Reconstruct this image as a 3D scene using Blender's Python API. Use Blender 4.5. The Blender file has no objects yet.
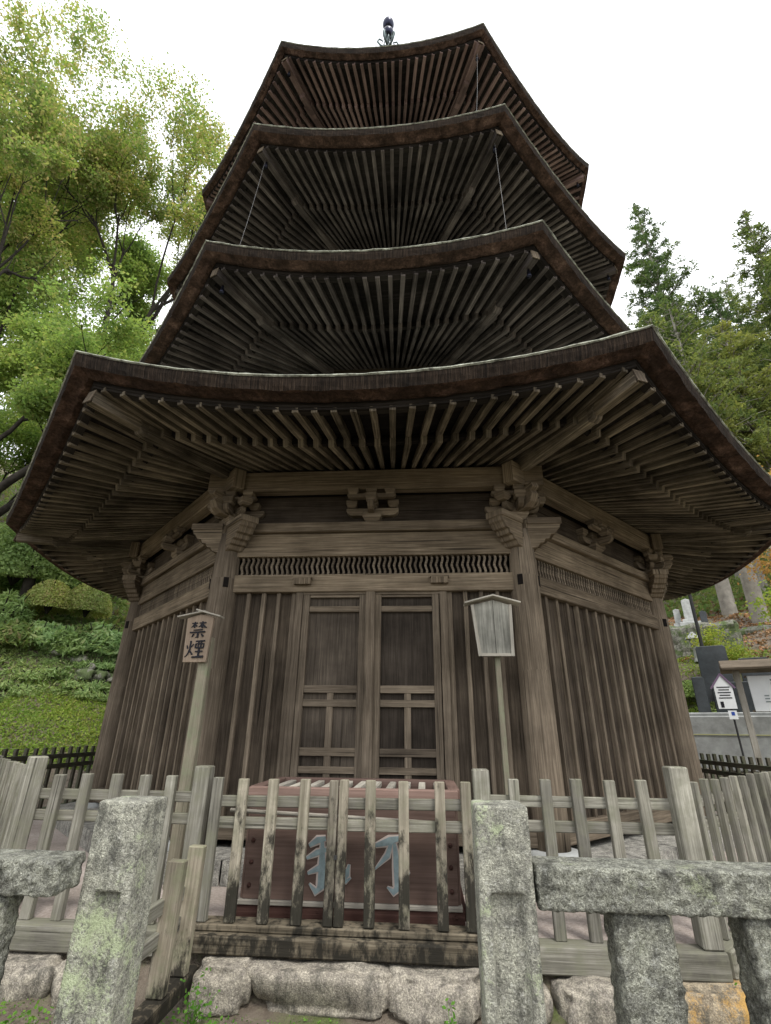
import bpy, math, random
import numpy as np
from math import sin, cos, tan, pi, radians as rad, sqrt, atan2, hypot
from mathutils import Vector, Matrix, noise
random.seed(7)
rng = np.random.default_rng(7)
scn = bpy.context.scene
COL = scn.collection
CX, CY = 0.4615, -7.6806          # where the photographer stands
T8 = tan(rad(22.5))

# ------------------------------------------------------------------ mesh helpers
class MB:
    def __init__(s): s.v = []; s.f = []; s.uv = []
    def add(s, vs, fs, uvs=None):
        o = len(s.v); s.v += [tuple(p) for p in vs]
        for i, f in enumerate(fs):
            s.f.append([o + j for j in f])
            s.uv.append(uvs[i] if uvs else [(vs[j][0], vs[j][2]) for j in f])
    def beam(s, p0, p1, w, h, up=(0, 0, 1), w1=None, h1=None):
        p0 = Vector(p0); p1 = Vector(p1); d = p1 - p0; L = d.length; d.normalize()
        up = Vector(up); side = d.cross(up)
        if side.length < 1e-4: side = d.cross(Vector((0, 1, 0)))
        side.normalize(); u = side.cross(d).normalized()
        w1 = w if w1 is None else w1; h1 = h if h1 is None else h1
        a = random.uniform(0, 50); b = random.uniform(0, 50)
        vs = []
        for p, ww, hh in ((p0, w, h), (p1, w1, h1)):
            for sx, sy in ((-1, -1), (1, -1), (1, 1), (-1, 1)):
                vs.append(p + side * (sx * ww / 2) + u * (sy * hh / 2))
        fs = [(0, 1, 5, 4), (1, 2, 6, 5), (2, 3, 7, 6), (3, 0, 4, 7), (3, 2, 1, 0), (4, 5, 6, 7)]
        off = [0, w, w + h, 2 * w + h]; wid = [w, h, w, h]
        uvs = [[(a + off[i], b), (a + off[i] + wid[i], b), (a + off[i] + wid[i], b + L), (a + off[i], b + L)] for i in range(4)]
        uvs += [[(a, b), (a + w, b), (a + w, b + h * .2), (a, b + h * .2)]] * 2
        s.add(vs, fs, uvs)
    def box(s, c, size, grain=0, up=None):
        c = Vector(c); h = [x / 2 for x in size]
        ax = [Vector((1, 0, 0)), Vector((0, 1, 0)), Vector((0, 0, 1))][grain]
        if grain == 2: s.beam(c - ax * h[2], c + ax * h[2], size[0], size[1], up=(0, 1, 0))
        elif grain == 0: s.beam(c - ax * h[0], c + ax * h[0], size[1], size[2])
        else: s.beam(c - ax * h[1], c + ax * h[1], size[0], size[2])
    def tube(s, pts, rs, n=8, cap=True):
        pts = [Vector(p) for p in pts]; a = random.uniform(0, 50); vs = []; L = 0; Ls = []
        prev = None
        for i, p in enumerate(pts):
            d = (pts[min(i + 1, len(pts) - 1)] - pts[max(i - 1, 0)]).normalized()
            if prev is None:
                x = d.orthogonal().normalized()
            else:
                x = prev - d * prev.dot(d)
                x = x.normalized() if x.length > 1e-5 else d.orthogonal().normalized()
            prev = x; y = d.cross(x)
            if i: L += (p - pts[i - 1]).length
            Ls.append(L)
            for k in range(n):
                t = 2 * pi * k / n; vs.append(p + (x * cos(t) + y * sin(t)) * rs[i])
        fs = []; uvs = []
        for i in range(len(pts) - 1):
            for k in range(n):
                k2 = (k + 1) % n
                fs.append((i * n + k, i * n + k2, (i + 1) * n + k2, (i + 1) * n + k))
                c = 2 * pi * rs[i] / n
                uvs.append([(a + k * c, Ls[i]), (a + (k + 1) * c, Ls[i]), (a + (k + 1) * c, Ls[i + 1]), (a + k * c, Ls[i + 1])])
        if cap:
            for i, rev in ((0, True), (len(pts) - 1, False)):
                f = list(range(i * n, i * n + n)); f = f[::-1] if rev else f
                fs.append(f); uvs.append([(a + .01 * j, 0) for j in range(n)])
        s.add(vs, fs, uvs)
    def prism(s, prof, o, ux, uy, wdir, w):
        """2D profile (x,y) in the frame o,ux,uy extruded symmetrically by w along wdir"""
        o = Vector(o); ux = Vector(ux); uy = Vector(uy); wd = Vector(wdir); n = len(prof); a = random.uniform(0, 50)
        vs = [o + ux * x + uy * y + wd * (sg * w / 2) for sg in (-1, 1) for x, y in prof]
        fs = [tuple(range(n))[::-1], tuple(range(n, 2 * n))]
        uvs = [[(a + prof[j][1], prof[j][0]) for j in f] for f in (range(n - 1, -1, -1), range(n))]
        for i in range(n):
            j = (i + 1) % n; fs.append((i, j, n + j, n + i))
            uvs.append([(a, prof[i][0]), (a, prof[j][0] + .01), (a + w, prof[j][0] + .01), (a + w, prof[i][0])])
        s.add(vs, fs, uvs)
    def grid(s, rows, su=1.0, sv=1.0):
        """rows of points -> quads; u runs across rows, v along them"""
        n = len(rows[0]); o = len(s.v)
        for r in rows: s.v += [tuple(p) for p in r]
        for i in range(len(rows) - 1):
            for j in range(n - 1):
                s.f.append([o + i * n + j, o + i * n + j + 1, o + (i + 1) * n + j + 1, o + (i + 1) * n + j])
                s.uv.append([(i * su, j * sv), (i * su, (j + 1) * sv), ((i + 1) * su, (j + 1) * sv), ((i + 1) * su, j * sv)])
    def build(s, name, mat, parent=None, smooth=False, bevel=0, loc=None):
        me = bpy.data.meshes.new(name); me.from_pydata(s.v, [], s.f)
        uvl = me.uv_layers.new(name='grain'); flat = np.array([c for f in s.uv for c in f], dtype=np.float32).ravel()
        uvl.data.foreach_set('uv', flat)
        for m in (mat if isinstance(mat, list) else [mat]): me.materials.append(m)
        if smooth: me.shade_smooth()
        me.update()
        o = bpy.data.objects.new(name, me); COL.objects.link(o)
        if parent: o.parent = parent
        if loc: o.location = loc
        if bevel:
            b = o.modifiers.new('edge', 'BEVEL'); b.width = bevel; b.segments = 1; b.limit_method = 'ANGLE'
        return o

def empty(name, loc=(0, 0, 0), rz=0):
    o = bpy.data.objects.new(name, None); COL.objects.link(o); o.location = loc; o.rotation_euler = (0, 0, rz); o.empty_display_size = .1
    return o
def tag(o, label=None, cat=None, group=None, kind=None):
    if label: o['label'] = label
    if cat: o['category'] = cat
    if group: o['group'] = group
    if kind: o['kind'] = kind
    return o
def copy_tree(o, parent=None):
    c = o.copy(); COL.objects.link(c)
    if parent: c.parent = parent
    for ch in list(o.children): copy_tree(ch, c)
    return c

# ------------------------------------------------------------------ materials
def newmat(name):
    m = bpy.data.materials.new(name); m.use_nodes = True; nt = m.node_tree
    b = nt.nodes['Principled BSDF']; b.inputs['Roughness'].default_value = .85; b.inputs['Specular IOR Level'].default_value = .08
    return m, nt, b
def ramp(nt, stops, fac):
    r = nt.nodes.new('ShaderNodeValToRGB'); e = r.color_ramp.elements
    while len(e) < len(stops): e.new(.5)
    for i, (p, c) in enumerate(stops): e[i].position = p; e[i].color = (*c, 1)
    nt.links.new(fac, r.inputs[0]); return r.outputs[0]
def mapped(nt, out, scale, off=None):
    m = nt.nodes.new('ShaderNodeMapping'); m.inputs['Scale'].default_value = scale; nt.links.new(out, m.inputs['Vector'])
    if off is not None: nt.links.new(off, m.inputs['Location'])
    return m.outputs[0]
def tex(nt, vec, scale, detail=4, rough=.55, dist=0):
    n = nt.nodes.new('ShaderNodeTexNoise'); n.inputs['Scale'].default_value = scale; n.inputs['Detail'].default_value = detail
    n.inputs['Roughness'].default_value = rough; n.inputs['Distortion'].default_value = dist
    if vec is not None: nt.links.new(vec, n.inputs['Vector'])
    return n.outputs['Fac']
def mix(nt, a, b, fac, mode='MIX'):
    m = nt.nodes.new('ShaderNodeMix'); m.data_type = 'RGBA'; m.blend_type = mode
    for sock, val in ((m.inputs[6], a), (m.inputs[7], b), (m.inputs[0], fac)):
        if hasattr(val, 'links'): nt.links.new(val, sock)
        elif isinstance(val, tuple): sock.default_value = (*val, 1)
        else: sock.default_value = val
    return m.outputs[2]
def bump(nt, b, h, strength=.4, dist=.01):
    n = nt.nodes.new('ShaderNodeBump'); n.inputs['Strength'].default_value = strength; n.inputs['Distance'].default_value = dist
    nt.links.new(h, n.inputs['Height']); nt.links.new(n.outputs[0], b.inputs['Normal'])
def node(nt, t): return nt.nodes.new(t)
def math_(nt, op, a, b=None):
    m = node(nt, 'ShaderNodeMath'); m.operation = op
    for s_, v in zip(m.inputs, (a, b)):
        if v is None: continue
        if hasattr(v, 'links'): nt.links.new(v, s_)
        else: s_.default_value = v
    return m.outputs[0]

def wood(name, dark, mid, light, var=.35, algae=None, stain=None, bs=.5, split=.25):
    """weathered timber: grain runs along V of the uv map; each object gets its own shift and tone"""
    m, nt, b = newmat(name)
    uv = node(nt, 'ShaderNodeUVMap').outputs[0]
    oi = node(nt, 'ShaderNodeObjectInfo').outputs['Random']
    geo = node(nt, 'ShaderNodeNewGeometry')
    off = node(nt, 'ShaderNodeCombineXYZ'); nt.links.new(math_(nt, 'MULTIPLY', oi, 37.), off.inputs[0]); nt.links.new(math_(nt, 'MULTIPLY', oi, 91.), off.inputs[1])
    v = mapped(nt, uv, (1, 1, 1), off.outputs[0])
    g1 = tex(nt, mapped(nt, v, (70, 2.2, 1)), 1, 5, .65, .4)
    g2 = tex(nt, mapped(nt, v, (14, .9, 1)), 1, 3, .5, .8)
    blotch = tex(nt, geo.outputs['Position'], 2.1, 5, .6)
    c = ramp(nt, [(.32, dark), (.5, mid), (.68, light)], g1)
    c2 = ramp(nt, [(.3, tuple(x * .62 for x in mid)), (.7, tuple(min(1, x * 1.3) for x in mid))], g2)
    c = mix(nt, c, c2, .42)
    k = ramp(nt, [(.32, (1 - var,) * 3), (.68, (1 + var * .45,) * 3)], blotch)
    c = mix(nt, c, k, 1.0, 'MULTIPLY')
    tone = ramp(nt, [(0, (.58, .57, .57)), (.3, (.85, .84, .83)), (.65, (1.0, .98, .95)), (1, (1.38, 1.38, 1.36))], math_(nt, 'FRACT', math_(nt, 'ADD', math_(nt, 'MULTIPLY', oi, 7.3), math_(nt, 'MULTIPLY', geo.outputs['Random Per Island'], 1.0))))
    c = mix(nt, c, tone, .8, 'MULTIPLY')
    cr = tex(nt, mapped(nt, v, (38, .7, 1)), 1, 2, .5, .3)
    crack = ramp(nt, [(.30, (.25,) * 3), (.36, (1,) * 3)], cr)
    c = mix(nt, c, crack, split * 2, 'MULTIPLY')
    if algae:
        af = tex(nt, geo.outputs['Position'], 9, 5, .65)
        sp = node(nt, 'ShaderNodeSeparateXYZ'); nt.links.new(geo.outputs['Normal'], sp.inputs[0])
        f = math_(nt, 'ADD', af, math_(nt, 'MULTIPLY', sp.outputs[2], .12))
        c = mix(nt, c, algae, ramp(nt, [(.45, (0,) * 3), (.68, (.75,) * 3)], f))
    if stain:      # black mould on the lower part of the outdoor timber
        sp = node(nt, 'ShaderNodeSeparateXYZ'); nt.links.new(geo.outputs['Position'], sp.inputs[0])
        zf = node(nt, 'ShaderNodeMapRange'); zf.inputs[1].default_value = stain[0]; zf.inputs[2].default_value = stain[1]; zf.inputs[3].default_value = .36; zf.inputs[4].default_value = 0
        nt.links.new(sp.outputs[2], zf.inputs[0])
        nf = tex(nt, mapped(nt, geo.outputs['Position'], (1, 1, .45)), 16, 6, .7)
        f = math_(nt, 'ADD', nf, zf.outputs[0])
        c = mix(nt, c, (.018, .017, .014), ramp(nt, [(.66, (0,) * 3), (.80, (.92,) * 3)], f))
    nt.links.new(c, b.inputs['Base Color']); b.inputs['Roughness'].default_value = .88
    bump(nt, b, math_(nt, 'ADD', g1, math_(nt, 'MULTIPLY', g2, .6)), bs * 1.3, .006)
    return m

W = {}
W['beam'] = wood('weathered_beam_wood', (.068, .054, .038), (.178, .143, .102), (.36, .30, .22), split=.45)
W['col'] = wood('column_wood', (.064, .051, .038), (.152, .124, .093), (.30, .25, .19), split=.45)
W['wall'] = wood('shade_tone_plank_wood', (.030, .024, .018), (.072, .058, .044), (.14, .115, .088), var=.5, split=.4)  # recessed planks set darker than the battens: shade put into the colour
W['batten'] = wood('lit_tone_batten_wood', (.060, .049, .037), (.155, .127, .095), (.30, .25, .19), split=.4)  # paler than the planks as if catching light: light put into the colour
W['door'] = wood('door_panel_wood', (.033, .027, .021), (.072, .060, .048), (.125, .105, .084), var=.5)
W['rafter'] = wood('rafter_wood', (.055, .047, .037), (.16, .137, .106), (.46, .395, .30), var=.6, split=.45)
W['upraft'] = wood('upper_rafter_wood', (.045, .039, .038), (.105, .092, .088), (.27, .235, .215), var=.6)
W['hazed_topraft'] = wood('hazed_top_tier_wood', (.09, .06, .056), (.18, .125, .115), (.33, .25, .23), var=.45)  # lighter, pinker tone puts the haze over the top tier into the wood
W['soffit'] = wood('shade_dark_soffit_wood', (.010, .009, .008), (.022, .019, .017), (.05, .043, .038), var=.5)  # near-black: the deep shade between the rafters is put into this colour
W['black'] = wood('smoke_dark_wood', (.02, .017, .014), (.045, .038, .032), (.08, .068, .056))
W['fence'] = wood('fence_wood', (.095, .09, .073), (.22, .212, .178), (.45, .44, .385), var=.45, algae=(.16, .16, .115), stain=None, split=.4)
W['gate'] = wood('gate_wood', (.12, .105, .08), (.26, .235, .185), (.46, .425, .35), algae=(.17, .165, .115), stain=(-.02, .78), var=.5, split=.4)
W['wing'] = wood('wing_picket_wood', (.13, .11, .085), (.27, .24, .185), (.42, .38, .30), algae=(.17, .18, .11), stain=(-.25, .16))
W['sill'] = wood('mouldy_sill_wood', (.05, .042, .03), (.13, .11, .08), (.27, .24, .18), stain=(-.2, .25), var=.6)
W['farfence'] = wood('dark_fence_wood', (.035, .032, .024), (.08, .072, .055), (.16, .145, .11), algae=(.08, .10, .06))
W['pale'] = wood('pale_board_wood', (.24, .22, .185), (.38, .36, .31), (.54, .52, .46), var=.3)
W['sign'] = wood('bleached_cracked_board_wood', (.10, .10, .09), (.30, .30, .265), (.48, .48, .43), var=.6, split=.5)
W['post'] = wood('sign_post_wood', (.14, .125, .09), (.24, .22, .165), (.36, .34, .26), algae=(.17, .19, .12))

def bark_mat(name, cols, vscale=(3, 90, 1), tops=None):
    m, nt, b = newmat(name); uv = node(nt, 'ShaderNodeUVMap').outputs[0]; geo = node(nt, 'ShaderNodeNewGeometry')
    g = tex(nt, mapped(nt, uv, vscale), 1, 5, .7, .6); bl = tex(nt, geo.outputs['Position'], 3.5, 6, .65)
    c = ramp(nt, cols, g)
    c = mix(nt, c, ramp(nt, [(.3, (.5, .5, .5)), (.7, (1.35, 1.2, 1.1))], bl), 1., 'MULTIPLY')
    nt.links.new(c, b.inputs['Base Color']); b.inputs['Roughness'].default_value = .95; bump(nt, b, g, .8, .015); return m
W['edge'] = bark_mat('bark_shingle_edge', [(.32, (.005, .0045, .004)), (.5, (.017, .013, .010)), (.72, (.052, .041, .031))])
def undermat():
    m, nt, b = newmat('bark_shingle_underside'); geo = node(nt, 'ShaderNodeNewGeometry'); P = geo.outputs['Position']
    n1 = tex(nt, mapped(nt, P, (1, 1, 3)), 5, 6, .7, .4); n2 = tex(nt, P, 40, 5, .75, .3)
    c = ramp(nt, [(.34, (.022, .015, .012)), (.47, (.055, .036, .028)), (.57, (.12, .075, .058)), (.68, (.26, .18, .14))], math_(nt, 'ADD', math_(nt, 'MULTIPLY', n1, .65), math_(nt, 'MULTIPLY', n2, .35)))
    nt.links.new(c, b.inputs['Base Color']); b.inputs['Roughness'].default_value = .95; bump(nt, b, math_(nt, 'ADD', n1, n2), 1., .02); return m
W['under'] = undermat()
def mossroof():
    m, nt, b = newmat('lichen_roof_rim'); geo = node(nt, 'ShaderNodeNewGeometry')
    n = tex(nt, geo.outputs['Position'], 14, 6, .7)
    nt.links.new(ramp(nt, [(.36, (.10, .10, .085)), (.5, (.28, .29, .235)), (.68, (.50, .52, .44))], n), b.inputs['Base Color']); bump(nt, b, n, .8, .02); return m
W['rim'] = mossroof()
def plain(name, col, rough=.6, metal=0, nscale=None, var=.25, bs=0):
    m, nt, b = newmat(name); b.inputs['Roughness'].default_value = rough; b.inputs['Metallic'].default_value = metal
    if nscale:
        geo = node(nt, 'ShaderNodeNewGeometry'); n = tex(nt, geo.outputs['Position'], nscale, 6, .65)
        c = ramp(nt, [(.3, tuple(x * (1 - var) for x in col)), (.7, tuple(min(1, x * (1 + var)) for x in col))], n)
        nt.links.new(c, b.inputs['Base Color'])
        if bs: bump(nt, b, n, bs, .01)
    else: b.inputs['Base Color'].default_value = (*col, 1)
    return m
M = {}
M['bronze'] = plain('verdigris_bronze', (.12, .15, .15), .5, .6, 6, .5)
M['ball'] = plain('dark_bronze_ball', (.03, .032, .05), .28, .9, 4, .3)
M['wire'] = plain('galvanised_wire', (.28, .28, .28), .5, .6)
M['hole'] = plain('hole_shade_seam_black', (.012, .01, .009), .9)  # black painted for shade in peg holes and lattice gaps; also the board seam
M['redpaint'] = wood('faded_red_brown_paint', (.115, .077, .063), (.155, .107, .089), (.20, .145, .122), var=.2, bs=.15, split=.05)
M['redtrim'] = wood('pinkish_red_trim', (.12, .08, .066), (.17, .115, .096), (.24, .17, .145), var=.25, bs=.15, split=.05)
M['plinthred'] = wood('dark_red_plinth', (.035, .018, .015), (.06, .032, .027), (.10, .06, .05), var=.3)
M['glyph'] = plain('slate_blue_lettering', (.25, .32, .335), .5, .3, 30, .25)
M['glyphedge'] = plain('pale_carved_edge', (.50, .42, .38), .8)
M['ink'] = plain('black_ink', (.018, .018, .022), .6)
M['nosmoke'] = wood('tan_sign_board', (.30, .235, .175), (.38, .30, .225), (.46, .38, .29), var=.2, split=.05)
M['white'] = plain('white_enamel_sheet', (.66, .68, .68), .5, 0, 3, .08)
M['purple'] = plain('mauve_sheet', (.16, .11, .17), .5)
M['blk'] = plain('polished_black_granite', (.028, .034, .036), .22, 0, 5, .4)
M['blk'].node_tree.nodes['Principled BSDF'].inputs['Specular IOR Level'].default_value = .5
M['greystone'] = plain('grey_concrete', (.30, .31, .30), .85, 0, 5, .25, .3)
M['grave'] = plain('pale_grave_granite', (.42, .43, .42), .8, 0, 12, .25, .3)
M['pole'] = plain('dark_steel_pole', (.035, .035, .035), .6)
M['yellow'] = plain('yellow_line_paint', (.42, .42, .22), .7)
M['textgrey'] = plain('grey_print', (.22, .25, .25), .8)

def granite(name, base, dark, lichen, lich=.62, crater=.5, white=(.62, .64, .60), speck=.55, ws=.5):
    m, nt, b = newmat(name); geo = node(nt, 'ShaderNodeNewGeometry'); P = geo.outputs['Position']
    n1 = tex(nt, P, 120, 3, .8); n2 = tex(nt, P, 22, 6, .7); n3 = tex(nt, P, 5, 5, .6); n4 = tex(nt, mapped(nt, P, (1, 1, .35)), 14, 5, .65); n5 = tex(nt, P, 120, 4, .8, .5)
    c = ramp(nt, [(.34, dark), (.5, base), (.64, tuple(min(1, x * 1.9) for x in base))], n1)
    c = mix(nt, c, ramp(nt, [(.32, (.55,) * 3), (.65, (1.4, 1.42, 1.33))], n2), 1, 'MULTIPLY')
    c = mix(nt, c, (.03, .031, .027), ramp(nt, [(.50, (0,) * 3), (.60, (speck,) * 3)], n5))
    c = mix(nt, c, (.045, .045, .04), ramp(nt, [(.50, (0,) * 3), (.64, (.62,) * 3)], n4))
    c = mix(nt, c, white, ramp(nt, [(.56, (0,) * 3), (.64, (ws,) * 3)], tex(nt, P, 45, 6, .8)))
    c = mix(nt, c, lichen, ramp(nt, [(lich, (0,) * 3), (lich + .07, (.85,) * 3)], math_(nt, 'ADD', math_(nt, 'MULTIPLY', n3, .7), math_(nt, 'MULTIPLY', n5, .3))))
    nt.links.new(c, b.inputs['Base Color']); b.inputs['Roughness'].default_value = .92
    bump(nt, b, math_(nt, 'ADD', n1, math_(nt, 'MULTIPLY', n5, 1.5)), crater, .012); return m
M['granite'] = granite('lichened_granite', (.29, .285, .25), (.13, .13, .115), (.42, .48, .30), .54, .6, (.60, .60, .54), .5, .45)
M['rail'] = granite('rough_granite_rail', (.30, .30, .265), (.12, .12, .10), (.34, .37, .24), .58, .9, (.6, .61, .56), .5)
M['rock'] = granite('foundation_rock', (.25, .225, .195), (.15, .135, .115), (.13, .15, .07), .64, .4, (.36, .33, .29), .18, .3)
M['orock'] = granite('orange_stained_rock', (.24, .20, .15), (.16, .13, .10), (.42, .25, .07), .52, .45, (.36, .33, .27), .25, .3)
M['mossrock'] = granite('mossy_bank_rock', (.20, .195, .175), (.10, .10, .085), (.08, .115, .04), .47, .6, (.20, .19, .16), .5, .3)

def leafmat(name, cols, trans=.45):
    m, nt, b = newmat(name); geo = node(nt, 'ShaderNodeNewGeometry')
    c = ramp(nt, [(i / (len(cols) - 1), k) for i, k in enumerate(cols)], geo.outputs['Random Per Island'])
    bl = tex(nt, geo.outputs['Position'], .55, 3, .5)
    c = mix(nt, c, ramp(nt, [(.35, (.75, .85, .8)), (.65, (1.2, 1.12, .95))], bl), 1, 'MULTIPLY')
    nt.links.new(c, b.inputs['Base Color']); b.inputs['Roughness'].default_value = .6
    t = node(nt, 'ShaderNodeBsdfTranslucent'); nt.links.new(mix(nt, c, (1.3, 1.35, .85), 1, 'MULTIPLY'), t.inputs[0])
    mx = node(nt, 'ShaderNodeMixShader'); mx.inputs[0].default_value = trans
    nt.links.new(b.outputs[0], mx.inputs[1]); nt.links.new(t.outputs[0], mx.inputs[2])
    nt.links.new(mx.outputs[0], nt.nodes['Material Output'].inputs[0]); return m
F = {}
F['olive'] = leafmat('olive_autumn_leaves', [(.19, .25, .08), (.24, .31, .10), (.28, .33, .12), (.38, .33, .18), (.17, .26, .08), (.44, .36, .24), (.15, .24, .07), (.22, .30, .09)], .5)
F['green'] = leafmat('bright_green_leaves', [(.16, .24, .08), (.21, .30, .10), (.27, .35, .12), (.17, .25, .09), (.34, .36, .15)], .5)
F['deep'] = leafmat('mid_green_leaves', [(.09, .14, .05), (.13, .19, .065), (.18, .24, .085), (.20, .17, .10)], .4)
F['cedar'] = leafmat('cedar_needles', [(.06, .09, .035), (.10, .135, .05), (.15, .185, .065), (.21, .24, .09)], .4)
F['cedar2'] = leafmat('blue_green_needles', [(.05, .085, .04), (.085, .13, .055), (.13, .18, .075)], .4)
F['cedar3'] = leafmat('yellow_green_needles', [(.14, .17, .06), (.20, .225, .075), (.26, .27, .10), (.16, .19, .065)], .4)
F['shrub'] = leafmat('shrub_leaves', [(.15, .22, .09), (.22, .31, .13), (.32, .42, .19), (.18, .25, .10)], .45)
F['clip'] = leafmat('clipped_azalea_leaves', [(.25, .30, .10), (.34, .40, .14), (.46, .50, .22), (.42, .33, .19)], .4)
F['fern'] = leafmat('fern_leaves', [(.17, .25, .11), (.24, .34, .15), (.36, .46, .23), (.28, .30, .15)], .45)
F['orange'] = leafmat('orange_maple_leaves', [(.42, .22, .10), (.46, .30, .13), (.36, .18, .09), (.34, .32, .12)], .5)
F['yel'] = leafmat('yellow_green_maple_leaves', [(.24, .30, .06), (.32, .36, .08), (.18, .26, .05), (.42, .36, .12)], .5)
F['weed'] = leafmat('weed_leaves', [(.08, .18, .03), (.13, .27, .045), (.19, .34, .07)], .4)
F['grass'] = leafmat('bank_grass', [(.12, .20, .04), (.18, .28, .055), (.24, .32, .08), (.22, .22, .08)], .35)
F['bark'] = plain('tree_bark', (.028, .025, .021), .95, 0, 8, .45, .6)
F['cbark'] = plain('cedar_trunk_bark', (.25, .235, .205), .95, 0, 5, .3, .6)
F['litter'] = leafmat('fallen_leaves', [(.30, .16, .09), (.24, .15, .09), (.4, .22, .14), (.2, .14, .08)], .1)

# ------------------------------------------------------------------ the pagoda
PZ = 0.12
pag = tag(empty('octagonal_pagoda', (0, 0, PZ)), 'four roofed octagonal wooden pagoda, weathered dark timber under bark roofs, behind the picket fence', 'pagoda')
AC = 3.312; RC = 3.585; HS = AC * T8      # wall apothem, column circle, half bay
def LP(s_, a, z): return (s_, -a, z - PZ)   # face-local, for the front face (k=0)
def rot_copy(o, k, parent=pag):
    c = copy_tree(o, parent); c.rotation_euler = (0, 0, rad(45 * k)); return c
def ring8(o, skip=()):
    for k in range(1, 8):
        if k not in skip: rot_copy(o, k)

# columns, tapered at the top, at the +22.5 degree corner of the front face
cx0, cy0 = AC * T8, -AC
mb = MB(); R0 = .128
mb.tube([(cx0, cy0, z - PZ) for z in (PZ, .3, 1.4, 2.2, 2.55, 2.64)], [R0, R0 + .003, R0, R0 - .004, R0 - .02, R0 - .035], 28)
c0 = mb.build('column', W['col'], pag, smooth=True)
mb = MB(); mb.tube([(cx0, cy0, z - PZ) for z in (PZ - .03, PZ + .0, PZ + .035, PZ + .04)], [.2, .21, .19, .16], 24)
mb.build('base_stone', M['greystone'], c0, smooth=True)
for sg in (-1, 1):
    mb = MB(); d = rad(22.5 + 50 * sg); 
    mb.beam((cx0 + sin(d) * .115, cy0 - cos(d) * .115, 2.11 - PZ), (cx0 + sin(d) * .115, cy0 - cos(d) * .115, 2.20 - PZ), .045, .032, up=(sin(d), -cos(d), 0))
    mb.build('mortise_shade_plate', M['hole'], c0)  # black plate standing for the shade inside the peg hole
ring8(c0)

# front-face horizontal members
def member(name, a0, a1, z0, z1, mat, ext=0., bev=.006):
    mb = MB(); ac = (a0 + a1) / 2; mb.beam(LP(-ac * T8 - ext, ac, (z0 + z1) / 2), LP(ac * T8 + ext, ac, (z0 + z1) / 2), a1 - a0, z1 - z0)
    return mb.build(name, mat, pag, bevel=bev)
ring8(member('lower_tie_beam', AC - .06, AC + .055, 2.075, 2.237, W['beam'], -.07))
ring8(member('upper_tie_beam', AC - .06, AC + .045, 2.415, 2.64, W['beam'], -.05))
ring8(member('top_plate', AC - .12, AC + .095, 2.642, 2.736, W['beam'], .02))
ring8(member('frieze_panel', AC - .05, AC - .02, 2.738, 3.06, W['wall'], 0))
ring8(member('threshold', AC - .07, AC + .06, PZ + .05, PZ + .19, W['batten'], -.07))
pur = member('eave_purlin', AC + .04, AC + .158, 3.045, 3.25, W['beam'], .20)
ring8(pur)
# wavy lattice
mb = MB(); n = 52
for i in range(n):
    s0 = -1.22 + 2.44 * i / (n - 1); z0, z1 = 2.238, 2.414; m = 10
    pts = [(s0 + 0.0075 * sin(j / m * 2 * pi * 1.5), z0 + (z1 - z0) * j / m) for j in range(m + 1)]
    rows = []
    for x_, z_ in pts:
        rows.append([LP(x_ + .010, AC - .025, z_), LP(x_ + .010, AC + .012, z_), LP(x_ - .010, AC + .012, z_), LP(x_ - .010, AC - .025, z_)])
    mb.grid(rows, .018, .02)
lat = mb.build('wavy_lattice', W['batten'], pag); ring8(lat)
mb = MB(); mb.box(LP(0, AC - .06, 2.326), (2.5, .01, .18)); ring8(mb.build('lattice_shade_sheet', M['hole'], pag))  # black sheet added for the dark seen between the slats

# plank walls
def plank_wall(s0, s1, nb, par=pag):
    mb = MB(); w = (s1 - s0) / nb
    for i in range(nb):
        c = s0 + w * (i + .5); mb.box(LP(c, AC - .03 - random.uniform(0, .006), 1.19), (w - .004, .03, 1.79), 2)
    pw = mb.build('plank_panel', W['wall'], par)
    for i in range(1, nb):
        mb = MB(); mb.box(LP(s0 + w * i, AC + .0, 1.19), (.036, .042, 1.79), 2)
        mb.build('batten', W['batten'], pw, bevel=.004)
    return pw
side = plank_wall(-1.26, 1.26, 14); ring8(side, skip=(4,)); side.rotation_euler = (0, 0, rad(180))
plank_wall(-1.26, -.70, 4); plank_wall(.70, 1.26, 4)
# doors
for sg in (-1, 1):
    mb = MB(); mb.box(LP(sg * .645, AC - .01, 1.19), (.065, .09, 1.79), 2); mb.box(LP(sg * .70, AC - .02, 1.19), (.045, .06, 1.79), 2)
    mb.build('door_jamb', W['batten'], pag, bevel=.004)
    d = empty('door_leaf'); d.parent = pag; d.location = (0, 0, 0)
    x0, x1 = (.035 * sg, .611 * sg); xa, xb = min(x0, x1), max(x0, x1)
    mb = MB(); mb.box(LP((xa + xb) / 2, AC - .035, 1.2), (xb - xa, .02, 1.76), 2); mb.build('leaf_board', W['door'], d)
    for xx in (xa + .03, xb - .035):
        mb = MB(); mb.box(LP(xx, AC - .005, 1.2), (.06, .05, 1.78), 2); mb.build('stile', W['batten'], d, bevel=.003)
    for z_, h_ in ((2.055, .05), (1.925, .05), (1.25, .06), (1.14, .055), (.775, .06), (.645, .05), (.36, .07)):
        mb = MB(); mb.box(LP((xa + xb) / 2, AC - .009, z_), (xb - xa - .12, .042, h_), 0); mb.build('rail', W['batten'], d, bevel=.003)
    mb = MB(); mb.box(LP((xa + xb) / 2, AC - .012, .80), (.055, .036, .85), 2); mb.build('muntin', W['batten'], d, bevel=.003)
    mb = MB()
    for i in range(7): mb.box(LP(sg * .615 + (i - 3) * .022, AC + .085, 2.16), (.0195, .05, .055), 2)
    mb.box(LP(sg * .615, AC + .08, 2.195), (.17, .055, .014)); mb.build('pivot_block', W['beam'], pag)
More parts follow.
